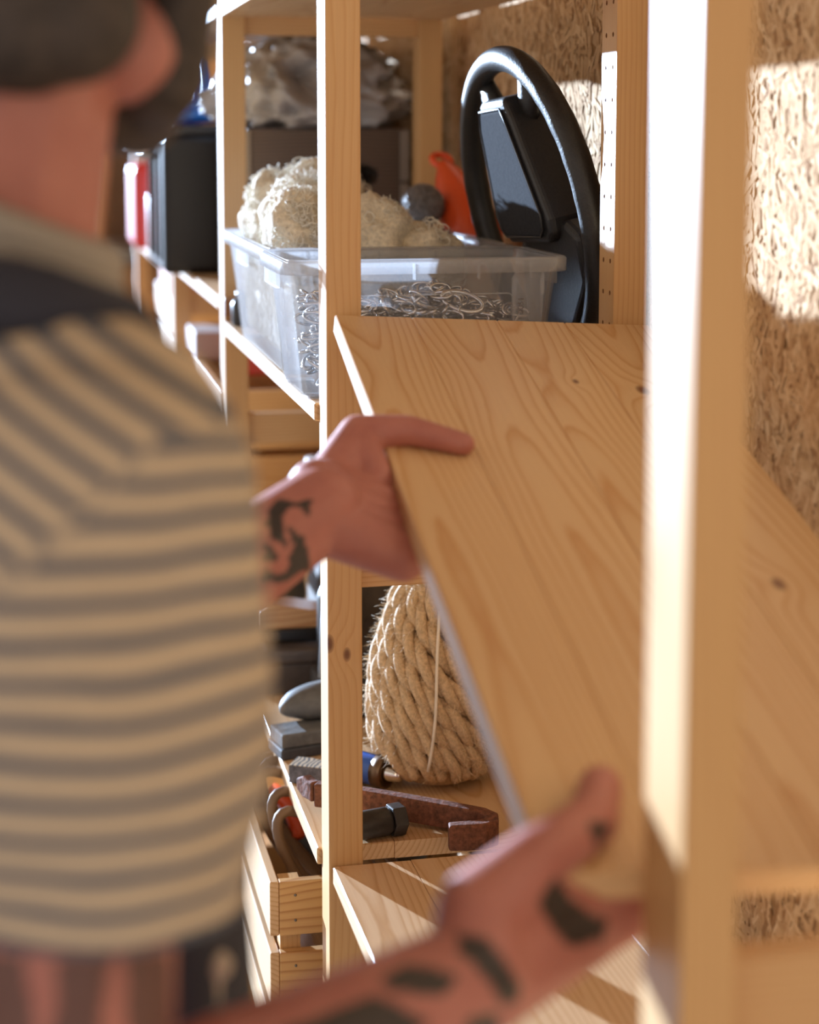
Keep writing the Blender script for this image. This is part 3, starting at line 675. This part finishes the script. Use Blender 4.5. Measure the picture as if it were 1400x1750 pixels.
# ------------------------------------------------------------------ rope coil
rp = thing('rope_coil', 'thick hemp rope coil standing on the low shelf', 'rope', (.452, 1.945, H-.728))
def prof(t):                                                     # barrel radius by height 0..1
    a = [(0, .064), (.10, .078), (.3, .083), (.5, .079), (.7, .067), (.84, .055), (.93, .042), (1, .026)]
    for (t0, r0), (t1, r1) in zip(a, a[1:]):
        if t <= t1: return r0+(r1-r0)*(t-t0)/(t1-t0)
    return a[-1][1]
HR = .243; NR = 14; fz = MB(); R = random.Random(9)
for k in range(NR):
    mb = MB(); a0 = 2*PI*k/NR; n = 74; cen = []
    for i in range(n):
        t = i/(n-1); te = t if t < .9 else .9+(t-.9)*.8
        a = a0-3.4*t-.07*math.sin(t*3+k); r = prof(t)-.012+.0012*math.sin(k*2.3+t*4); z = .010+HR*(.035+.93*t)-(.0 if t < .93 else (t-.93)*.25)
        z = max(z, .0115)
        cen.append(Ve((r*math.cos(a), r*math.sin(a), z)))
    for s_ in range(3):
        pts = []; up = None
        for i, p in enumerate(cen):
            tg = (cen[min(i+1, n-1)]-cen[max(i-1, 0)]).normalized()
            rad_ = Ve((p.x, p.y, .02)).normalized(); b1 = (rad_-tg*rad_.dot(tg)).normalized(); b2 = tg.cross(b1)
            ph = 2*PI*s_/3+i*.30
            pts.append(p+(b1*math.cos(ph)+b2*math.sin(ph))*.0066)
        mb.tube(pts, .0069, 7)
        for q in range(230):                                       # loose fibres
            i = R.randrange(2, n-2); p = pts[i]; out = Ve((p.x, p.y, .01)).normalized()
            st0 = p+out*.004; d = (out*R.uniform(.2, 1)+Ve((R.gauss(0, .7), R.gauss(0, .7), R.gauss(0, .7)))).normalized(); Lf = R.uniform(.004, .017)
            fz.tube([st0, st0+d*Lf*.5+Ve((0, 0, R.gauss(0, .001))), st0+d*Lf+Ve((R.gauss(0, .002), R.gauss(0, .002), -.002))], [.00028, .00022, .0001], 3)
    mb.build('rope_turn', ROPE, rp)
core = MB().lathe([(.001, .004), (.045, .006), (.058, .06), (.055, .13), (.042, .19), (.024, .225), (.001, .235)], 24).build('inner_turns', ROPE, rp)
# a loop crossing the crown
for (aa, zz, r0) in ((.4, .222, .030), (1.9, .226, .026)):
    mb = MB(); cen = [Ve((r0*math.cos(aa)+.028*math.cos(q)*math.cos(aa+1.57), r0*math.sin(aa)+.028*math.cos(q)*math.sin(aa+1.57), zz-.02+.022*math.sin(q))) for q in [PI*k/24-.3 for k in range(30)]]
    for s_ in range(3):
        pts = []
        for i, p in enumerate(cen):
            tg = (cen[min(i+1, 29)]-cen[max(i-1, 0)]).normalized(); b1 = tg.orthogonal().normalized() if i == 0 else (b1-tg*b1.dot(tg)).normalized(); b2 = tg.cross(b1)
            pts.append(p+(b1*math.cos(2.094*s_+i*.36)+b2*math.sin(2.094*s_+i*.36))*.0053)
        mb.tube(pts, .0056, 7)
    mb.build('rope_turn', ROPE, rp)
o = fz.build('loose_fibres', FIBRE, rp); o['kind'] = 'stuff'
tp = []
for i in range(16):
    t = .10+.72*i/15; a = -PI/2-.42+.34*t+.05*math.sin(t*6); r = prof(t)+.0035; tp.append((r*math.cos(a), r*math.sin(a), .010+HR*t))
MB().tube(tp, .0018, 6, flat=.5).build('clear_strap', TAPE, rp)

# ------------------------------------------------------------------ slatted crate with hoops under the rope shelf
sc_ = thing('slatted_crate', 'pine slatted crate jutting from the bottom shelf, full of hoops', 'crate', (.2540, 1.835, H-.9995))
cw_, cd_, ph = .30, .50, .060; z3 = [.001, .0695, .1485]
sl = [wood('X', (.66, .40, .17), (.46, .22, .075), key='_crate', freq=110, wob=.05), WY]
nail = plain('nail_head', (.20, .20, .20), .4, .8)
for z in z3:
    for y_ in (0, cd_-.012):
        o = MB().box((0, y_, z), (cw_, y_+.012, z+(ph if z > .01 else .049))).build('end_slat', sl[0], sc_, bevel=.0012)
        if y_ == 0:
            for q in (.017, .045): MB().lathe([(.0016, -.0006), (.0012, .0012)], 8, T(.017, -.0002, z+q) @ Rx(PI/2)).build('nail', nail, o)
    for x_ in (-.010, cw_-.002): MB().box((x_, .002, z), (x_+.0098 if x_ < 0 else x_+.012, cd_-.002, z+(ph if z > .01 else .049))).build('side_slat', sl[1], sc_, bevel=.0012)
for x_ in (.002, cw_-.025):
    for y_ in (.0125, cd_-.0345): MB().box((x_, y_, .001), (x_+.022, y_+.022, .204)).build('corner_post', WZ, sc_)
for i in range(4): MB().box((.012+i*.072, .0125, .001), (.012+i*.072+.062, cd_-.0125, .0055)).build('bottom_slat', WY, sc_)
base = Ve((.254, 1.835, H-.9995))
for i, (y_, r_, x_) in enumerate(((.10, .085, .115), (.135, .095, .125), (.19, .100, .115), (.225, .10, .13), (.27, .09, .12))):
    hp = MB().tube([(x_*.72+.006+r_*.5*math.cos(a)-.70*(r_+.008)*math.sin(a), y_+.012*math.cos(a), .155+(r_+.008)*math.sin(a)) for a in [2*PI*k/40 for k in range(40)]], .0062, 8, True)
    o = hp.build('hose_hoop', [LEATHER, plain('white_hoop', (.55, .48, .40), .35)][0], None, base)
    tag(o, ('nearest brown hose hoop', 'second brown hose hoop from the front', 'middle brown hose hoop', 'fourth brown hose hoop from the front', 'farthest brown hose hoop')[i]+' standing in the slatted crate', 'hoop', 'hose hoops in the slatted crate')
bb = thing('black_bag', 'black rubber bundle at the back of the slatted crate', 'bag', base+Ve((.16, .38, .0125)))
lump((0, 0, .12), (.10, .08, .12), 6.1, .12, 30, 22, 14).build('bag_body', BLACK, bb)
og = MB().tube([(-.015, .02, .015), (-.008, .0, .012), (.002, -.02, .004), (.006, -.05, -.02)], [.009, .011, .011, .008], 10).build('orange_strap', ORANGE, None, V(492, 1378, 2.14)); tag(og, 'orange strap end over the hoops at the crate rim', 'strap')

# ------------------------------------------------------------------ far background, left of the shelves
lb = MB().box((-.012, -.07, 0), (.012, .07, 1.62)).build('leaning_plank', wood('Z', (.50, .36, .22), (.34, .2, .1), key='_plank'), None, (.08, 5.2, .004), rot=(0, .10, .5), bevel=.002); tag(lb, 'tall pale plank leaning beside the farthest frame', 'plank')
lb = MB().box((-.012, -.10, 0), (.012, .10, 1.36)).build('leaning_plank', wood('Z', (.36, .2, .1), (.22, .11, .05), key='_plankb'), None, (.13, 5.45, .004), rot=(0, .08, .2), bevel=.002); tag(lb, 'darker brown plank leaning behind the pale plank', 'plank')
bx = thing('tool_chest', 'red chest with grey lid stacked in the far corner', 'chest', (.06, 6.1, 1.08))
MB().box((-.20, -.15, 0), (.16, .2, .24)).build('chest_body', RED, bx, bevel=.01)
MB().box((-.205, -.155, .242), (.165, .205, .34)).build('chest_lid', GREYP, bx, bevel=.012)
bk = thing('work_bench', 'far bench with brown doors under the red chest', 'bench', (.05, 6.1, 0))
MB().box((-.7, -.25, 1.04), (.5, .4, 1.078)).build('bench_top', GREYP, bk, bevel=.004)
for i in range(3): MB().box((-.68+i*.39, -.22, .12), (-.31+i*.39, -.2, 1.03)).build('door', wood('Z', (.5, .28, .12), (.34, .16, .06), key='_door'), bk, bevel=.003)
MB().box((-.68, -.19, .0), (.48, .38, 1.039)).build('carcass', plain('dark_carcass', (.16, .1, .06), .7), bk)

# ------------------------------------------------------------------ the man
def skin_material():
    n = N('skin'); v = n.obj()
    f = n.noise(v, 30, 4, .6); col = n.ramp(f, [(.3, (.39, .136, .110)), (.7, (.48, .19, .150))])
    a = n.new('ShaderNodeAttribute', attribute_name='ink')
    col = n.mix(a.outputs['Fac'], col, (.040, .028, .024))
    n.L(col, n.b.inputs['Base Color']); n.b.inputs['Roughness'].default_value = .5
    n.b.inputs['Subsurface Weight'].default_value = .12; n.b.inputs['Subsurface Radius'].default_value = (.01, .003, .002); n.b.inputs['Subsurface Scale'].default_value = .4
    n.bump(n.noise(v, 420, 3), .15, .0008); return n.m
SKIN = skin_material()
shR, elR = Ve((.030, .815, H-.150)), Ve((.016, .770, H-.465))
shL, elL = Ve((-.03, 1.165, H-.20)), Ve((-.02, 1.265, H-.420))
wrR = Ve((.222, .862, H-.428)); wrL = V(548, 868, 1.335)
neck, hc = Ve((-.03, .985, H-.10)), Ve((.022, .985, H+.120))
fd = Ve((.63, .74, -.22)).normalized(); side = fd.cross(Ve((0, 0, 1))).normalized(); hu = side.cross(fd)
def HD(f, s, u): return hc+fd*f+side*s+hu*u                       # head frame: forward, right side, up
hip = Ve((-.30, .985, H-.56))
B = MB()
B.cap(shR+Ve((-.01, .01, 0)), .052, elR, .041).cap(elR, .042, elR.lerp(wrR, .35), .043).cap(elR.lerp(wrR, .3), .043, wrR, .0265)
B.cap(shL, .052, elL, .041).cap(elL, .044, elL.lerp(wrL, .35), .048).cap(elL.lerp(wrL, .3), .047, wrL, .0325)
ch_ = Ve((-.07, .985, H-.26))
B.cap(ch_+Ve((.01, -.075, .04)), .088, ch_+Ve((.01, .075, .04)), .088).cap(ch_+Ve((.01, 0, 0)), .10, hip, .105).cap(hip+Ve((0, -.06, 0)), .09, hip+Ve((0, .06, 0)), .09)
B.cap(Ve((-.02, .93, H-.135)), .048, shR, .045).cap(Ve((-.02, 1.04, H-.135)), .048, shL, .045)
B.cap(Ve((-.035, .985, H-.14)), .066, hc+Ve((-.02, 0, -.05)), .058)
B.ball(HD(-.012, 0, .045), (.098, .098, .105), 24, 16)             # skull
for (f, s, u, r) in ((.045, .0, -.035, .060), (.068, 0, -.075, .036), (.035, .035, -.065, .034), (.035, -.035, -.065, .034), (.06, .0, .02, .055)): B.ball(HD(f, s, u), r)
B.cap(HD(.098, 0, .025), .010, HD(.122, 0, -.012), .016)           # nose
B.ball(HD(.104, 0, -.045), .015)                                   # mouth
for s in (-1, 1): B.ball(HD(.088, s*.033, .030), .014); B.cap(HD(-.008, s*.082, .025), .016, HD(-.012, s*.086, -.01), .011)
for s, y_ in ((-1, .905), (1, 1.065)):                             # legs
    k_ = Ve((-.24, y_, .50)); B.cap(Ve((hip.x, y_, hip.z-.03)), .085, k_, .060).cap(k_, .058, Ve((-.30, y_, .09)), .042).cap(Ve((-.31, y_, .045)), .04, Ve((-.13, y_, .035)), .034)
# --- left hand: palm under the front edge, thumb along the top
thk = TH
def under(p, d=.0): return p                                       # readability only
pu = lambda u, v_, w: HB(u, v_, w)                                 # board coordinates: across, along, height
mcpL = [pu(.014, .492, -.036), pu(.022, .468, -.034), pu(.020, .445, -.034), pu(.012, .424, -.034)]
for i, m_ in enumerate(mcpL):
    B.cap(wrL+Ve((.004, .012-.008*i, .010-.007*i)), .021, m_, .0125)
    L1, L2, L3 = [(.040, .024, .020), (.044, .027, .021), (.041, .025, .020), (.033, .020, .018)][i]
    a = Ve(m_); r0 = (.0095, .0098, .0093, .0083)[i]
    p1 = a+(ex*L1+ez*.006-ey*.002*(i-1)); p2 = p1+ex*L2+ez*.004; p3 = p2+ex*L3
    for q in (p1, p2, p3):                                         # keep finger surfaces just touching the underside
        pass
    def clampz(q, r):
        loc = Mh.inverted() @ q; loc.z = min(loc.z, -TH-r-.0002); return Mh @ loc
    p1, p2, p3 = clampz(p1, r0), clampz(p2, r0*.9), clampz(p3, r0*.82)
    B.cap(a, .0115, p1, r0).cap(p1, r0, p2, r0*.92).cap(p2, r0*.92, p3, r0*.8)
cm, mc, ip, tpp = V(560, 838, 1.385), V(618, 738, 1.425), HB(.020, .548, .0118), HB(.062, .530, .0088)
mc = V(612, 742, 1.43)
B.cap(wrL+Ve((.0, .015, .012)), .024, cm, .024).cap(cm, .024, mc, .0165).cap(mc, .0165, ip, .0128).cap(ip, .0128, tpp, .0098)
B.cap(mc, .0155, HB(-.010, .505, -.010), .012).cap(HB(-.012, .505, -.012), .0125, mcpL[0], .013).cap(cm, .026, HB(-.010, .480, -.020), .015).cap(cm, .020, mcpL[0], .013).cap(cm+Ve((.01, -.01, -.012)), .019, mcpL[1], .012)
B.cap(wrL+Ve((.01, -.012, -.018)), .020, mcpL[3]+Ve((-.014, -.002, -.004)), .017)
# --- right hand: back towards the camera, thumb on the near corner
mcpR = [V(1012, 1492, .918), V(1030, 1535, .912), V(1032, 1575, .907), V(1018, 1606, .902)]
for i, m_ in enumerate(mcpR):
    B.cap(wrR+Ve((.004, .012-.006*i, .012-.008*i)), .019, m_, .0125)
    r0 = (.0092, .0095, .009, .008)[i]; L1, L2, L3 = [(.040, .024, .020), (.044, .027, .021), (.041, .025, .020), (.033, .020, .018)][i]
    d1 = (ex*.94+ey*.34).normalized()
    p1 = m_+d1*L1+ez*.004; p2 = p1+d1*L2+ez*.004; p3 = p2+d1*L3
    def clampz(q, r):
        loc = Mh.inverted() @ q; loc.z = min(loc.z, -TH-r-.0002); return Mh @ loc
    m2 = Mh.inverted() @ m_; 
    p1, p2, p3 = clampz(p1, r0), clampz(p2, r0*.9), clampz(p3, r0*.82)
    B.cap(m_, .0118, p1, r0).cap(p1, r0, p2, r0*.92).cap(p2, r0*.92, p3, r0*.8)
cm, mc, ip, tpp = V(820, 1560, .876), V(915, 1468, .892), HB(.031, .026, .0145), HB(.045, .060, .0125)
B.cap(wrR+Ve((0, 0, .008)), .025, cm, .024).cap(cm, .024, mc, .0175).cap(mc, .0172, ip, .0150).cap(ip, .0146, tpp, .0130)
B.cap(cm, .021, mcpR[0]+Ve((-.012, 0, -.004)), .014).cap(cm+Ve((.01, -.004, -.014)), .019, mcpR[1], .012)
man = solid(B, 'person', SKIN, .0026, 5)
tag(man, 'man in a striped shirt and dark apron fitting the held board', 'person')
# tattoos: flat print in the skin, stored on the surface
def inpoly(x, y, poly):
    c = False; j = len(poly)-1
    for i in range(len(poly)):
        xi, yi = poly[i]; xj, yj = poly[j]
        if (yi > y) != (yj > y) and x < (xj-xi)*(y-yi)/(yj-yi)+xi: c = not c
        j = i
    return c
dolphin1 = [(533, 854), (529, 880), (523, 881), (515, 870), (508, 865), (500, 867), (491, 871), (486, 880), (484.5, 892), (485, 907), (489.5, 923), (491, 940), (478, 928), (465, 921), (459, 909), (456, 892), (457, 878), (461, 866), (473, 855), (486, 853), (500, 858), (512, 858), (520, 854)]
dolphin2 = [(491, 899), (506, 907), (518, 917), (526, 935), (529, 954), (530, 977), (517, 976), (506, 983), (491, 993), (471, 995), (446, 993), (453, 980), (456, 969), (463, 976), (471, 982), (483, 982), (491, 972), (496, 961), (491, 951), (499, 943), (502, 932), (497, 918)]
marks = [[(448, 927), (463, 932), (473, 945), (476, 959), (461, 961), (446, 955), (457, 946)]]
pr = [[(948, 1495), (972, 1535), (1015, 1565), (1040, 1572), (1030, 1606), (975, 1620), (948, 1590), (918, 1545)],
      [(775, 1590), (835, 1605), (885, 1675), (892, 1700), (862, 1722), (815, 1655), (785, 1630)], [(645, 1672), (705, 1645), (785, 1668), (758, 1705), (670, 1692)],
      [(480, 1760), (640, 1700), (740, 1750), (640, 1800), (480, 1830)], [(1005, 1400), (1045, 1410), (1020, 1455)], [(800, 1740), (850, 1730), (840, 1800), (790, 1820)]]
sl_ = [[(-40, 1630), (40, 1630), (60, 1760), (-20, 1900)], [(95, 1640), (190, 1630), (170, 1760), (205, 1900), (90, 1900)], [(215, 1630), (290, 1630), (300, 1900), (225, 1900)]]
def screen(p):
    d = p-Ve((0, 0, H)); z = d.dot(FW); return PCX+FPX*d.dot(RT)/z, PCY-FPX*d.dot(UP)/z
me = man.data; ink = [0.0]*len(me.vertices)
groups = [(wrL.lerp(elL, .15), [dolphin1, dolphin2]+marks, .11, Ve((.2, -1, .25))), (wrR, pr, .16, Ve((.1, -1, .4))), (elR+Ve((0, 0, .02)), sl_, .13, Ve((0, -1, .3)))]
for i, v in enumerate(me.vertices):
    for c0, polys, rad_, fa in groups:
        if (v.co-c0).length < rad_ and v.normal.dot(fa) > 0:
            x, y = screen(v.co)
            if any(inpoly(x, y, p) for p in polys): ink[i] = 1.0 if polys is not sl_ else .75
at = me.attributes.new('ink', 'FLOAT', 'POINT'); at.data.foreach_set('value', ink)

# --- shirt with two sleeves
def shirt_material():
    n = N('striped_jersey'); a = n.new('ShaderNodeAttribute', attribute_name='stripe'); v = n.obj()
    s = n.math('SINE', n.math('MULTIPLY', a.outputs['Fac'], 2*PI))
    f = n.noise(v, 260, 3)
    base = n.mix(.3, (.60, .46, .31), n.ramp(f, [(.3, (.45, .36, .26)), (.7, (.66, .54, .40))]))
    n.L(n.mix(n.ramp(s, [(.58, (0, 0, 0)), (.72, (1, 1, 1))]), base, (.105, .115, .145)), n.b.inputs['Base Color'])
    x = n.math('ADD', n.math('MULTIPLY', s, .5), .5)
    n.L(n.mix(n.ramp(x, [(.52, (0, 0, 0)), (.70, (1, 1, 1))]), base, (.105, .115, .145)), n.b.inputs['Base Color'])
    n.b.inputs['Roughness'].default_value = .9; n.bump(f, .3, .001); return n.m
SHIRT = shirt_material()
q = MB(); bk_ = Ve((-.055, .985, H-.235))
q.cap(bk_+Ve((.0, -.09, .03)), .118, bk_+Ve((.0, .09, .03)), .118).cap(bk_, .135, hip+Ve((.04, 0, .05)), .145)
q.cap(hip+Ve((.04, -.05, .05)), .12, hip+Ve((.04, .05, .05)), .12)
q.cap(Ve((-.03, .93, H-.145)), .074, shR+Ve((.002, .03, -.002)), .070).cap(Ve((-.03, 1.04, H-.145)), .074, shL+Ve((0, -.03, 0)), .068)
q.cap(Ve((-.03, .985, H-.135)), .105, Ve((-.034, .985, H-.095)), .080)
shirt = solid(q, 'shirt', SHIRT, .006, 6, man)
ax = (Ve((.02, .985, H-.1))-hip).normalized(); PER = .0160
def stripes(o, fn):
    at = o.data.attributes.new('stripe', 'FLOAT', 'POINT'); at.data.foreach_set('value', [fn(v.co) for v in o.data.vertices])
stripes(shirt, lambda p: (p-hip).dot(ax)/PER+.25*NZ.noise(p*9))
def sleeve(s0, e0, nm, side_):
    d = (e0-s0); L = d.length; d.normalize(); m = MB(); n = 40; rows = []
    prof_ = [(-.050, .030), (-.036, .052), (-.018, .066), (.0, .0715), (.05, .074), (.10, .0775), (.14, .0765), (.17, .067), (.198, .062)]
    M = along(s0, d); vs = []; fs = []
    for k, (z, r) in enumerate(prof_):
        for j in range(n):
            a = 2*PI*j/n; w_ = 1+.035*math.sin(a*3+z*20)+.02*math.sin(a*5-z*33)
            vs.append(M @ Ve((r*w_*math.cos(a), r*w_*math.sin(a), z)))
    for k in range(len(prof_)-1):
        for j in range(n): fs.append((k*n+j, k*n+(j+1) % n, (k+1)*n+(j+1) % n, (k+1)*n+j))
    fs.append(tuple(range(n))[::-1])
    m.add(vs, fs, True); o = m.build(nm, SHIRT, shirt)
    su = o.modifiers.new('u', 'SUBSURF'); su.levels = 3; su.render_levels = 3
    so_ = o.modifiers.new('s', 'SOLIDIFY'); so_.thickness = .003; so_.offset = -1
    bake(o)
    def st(p):
        seam = H-.127-max(0, .055-p.x)*.86
        if side_ > 0 and p.z > seam: return (p-hip).dot(ax)/PER+.25*NZ.noise(p*9)
        return (p-s0).dot(d)/PER+.22*NZ.noise(p*14)+.10*NZ.noise(p*30)
    stripes(o, st)
    for p_ in o.data.polygons: p_.use_smooth = True
    return o
sleeve(shR, elR+Ve((.016, .0, 0)), 'sleeve', 1); sleeve(shL, elL, 'sleeve', -1)
NAVY = plain('navy_twill', (.030, .030, .045), .85, noise=.15, nscale=300)
# collar
cl = MB()
for k in range(3): cl.tube([Ve((-.035+.079*math.cos(a), .985+.083*math.sin(a), H-.036-.014*k-.034*math.cos(a))) for a in [2*PI*j/40 for j in range(40)]], .0125, 8, True)
cl.build('collar', plain('grey_rib', (.33, .30, .27), .9), man)
# apron: straps over both shoulders, bib and skirt in front
def strap(pts, w, th=.006):
    mb = MB(); vs = []; fs = []; k = len(pts)
    for i, (p, nrm) in enumerate(pts):
        t_ = (pts[min(i+1, k-1)][0]-pts[max(i-1, 0)][0]).normalized(); s_ = t_.cross(nrm).normalized(); ww = w[i]
        for x, z in ((-1, 0), (-.5, 1.5), (.5, 1.5), (1, 0), (.5, -.5), (-.5, -.5)): vs.append(p+s_*ww*x+nrm*th*z)
    for i in range(k-1):
        for j in range(6): fs.append((i*6+j, i*6+(j+1) % 6, (i+1)*6+(j+1) % 6, (i+1)*6+j))
    fs += [(5, 4, 3, 2, 1, 0), tuple((k-1)*6+j for j in range(6))]
    return mb.add(vs, fs, True)
ap = MB()
sp = [(V(-240, 500, .905), Ve((-.4, -.7, .6))), (V(-120, 500, .875), Ve((-.2, -.75, .6))), (V(0, 505, .853), Ve((0, -.75, .66))), (V(90, 512, .845), Ve((.1, -.7, .7))), (V(165, 528, .853), Ve((.35, -.5, .8))), (V(225, 548, .875), Ve((.7, -.2, .7))), (V(250, 580, .92), Ve((.9, .1, .4)))]
bk2 = []
for q_ in ((-.34, .985, -.40), (-.28, .975, -.31), (-.22, .96, -.22), (-.16, .935, -.135)):
    ok_, loc_, nr_, _i = shirt.closest_point_on_mesh(Ve((q_[0], q_[1], H+q_[2]))); bk2.append((loc_+nr_*.003, nr_.copy()))
sp = bk2+[(p, n_.normalized()) for p, n_ in sp[1:]]
st_ = strap(sp, [.020, .020, .021, .024, .026, .025, .021, .016, .013, .012], .007); st_.build('apron_strap', NAVY, man)
n_a, n_b = 16, 26; vs = []; fs = []
for i in range(n_b+1):
    z = -.30-.75*i/n_b
    for j in range(n_a+1):
        u = j/n_a*2-1; wd = .12 if i < 8 else .17
        vs.append(Ve((.103-.045*u*u+.016*math.sin(u*7+i*.2)-.05*max(0, i-8)/18, .99+u*wd, H+z)))
for i in range(n_b):
    for j in range(n_a): fs.append((i*(n_a+1)+j, i*(n_a+1)+j+1, (i+1)*(n_a+1)+j+1, (i+1)*(n_a+1)+j))
o = MB().add(vs, fs, True).build('apron', NAVY, man); s = o.modifiers.new('s', 'SOLIDIFY'); s.thickness = .003
MB().ball(V(372, 1650, .895), .0075).tube([V(368, 1665, .895), V(358, 1760, .897)], .004, 8).build('apron_tie', plain('cream_cord', (.62, .52, .42), .8), man)
# trousers and shoes
tq = MB()
for y_ in (.905, 1.065):
    k_ = Ve((-.24, y_, .50)); tq.cap(Ve((hip.x, y_, hip.z-.03)), .100, k_, .078).cap(k_, .078, Ve((-.30, y_, .13)), .062)
tq.cap(hip+Ve((.02, -.06, -.01)), .135, hip+Ve((.02, .06, -.01)), .135)
solid(tq, 'trousers', NAVY, .010, 4, man)
for y_ in (.905, 1.065): MB().cap((-.31, y_, .050), .050, (-.13, y_, .046), .045).build('shoe', BLACKL, man)
# hair and beard
HAIR = plain('dark_brown_hair', (.050, .036, .030), .7, noise=.5, nscale=90, bump=.6)
hq = MB(); hq.ball(HD(-.020, 0, .060), (.104, .104, .102), 24, 16)
for s in (-1, 1): hq.ball(HD(-.045, s*.045, -.012), .042); hq.cap(HD(.028, s*.078, .045), .016, HD(.022, s*.078, .0), .012)
hq.ball(HD(-.050, .042, -.036), .046).ball(HD(-.062, .0, -.045), .046).ball(HD(-.02, .062, -.012), .034); hq.cap(HD(-.070, -.03, -.025), .034, HD(-.070, .03, -.025), .034).cap(HD(-.058, .035, -.055), .026, HD(-.058, -.035, -.055), .026).cap(HD(-.02, .078, .03), .022, HD(-.035, .066, -.045), .02)
hq.ball(V(120, 22, .915), .036).ball(V(40, 18, .92), .042).ball(V(158, 62, .925), .020).ball(V(-60, 15, .935), .045)
solid(hq, 'hair', HAIR, .005, 4, man)
bq = MB()
for s in (-1, 1):
    bq.cap(HD(.030, s*.066, -.030), .020, HD(.050, s*.046, -.080), .024).cap(HD(.050, s*.046, -.080), .024, HD(.090, 0, -.088), .026)
    bq.cap(HD(.080, s*.028, -.035), .012, HD(.106, 0, -.028), .010)
bq.cap(HD(.06, 0, -.09), .03, HD(.092, 0, -.09), .026)
solid(bq, 'beard', HAIR, .005, 3, man)
EYE = plain('eye_white', (.7, .68, .65), .2)
for s in (-1, 1): MB().ball(HD(.096, s*.033, .032), .0085).build('eye', EYE, man)
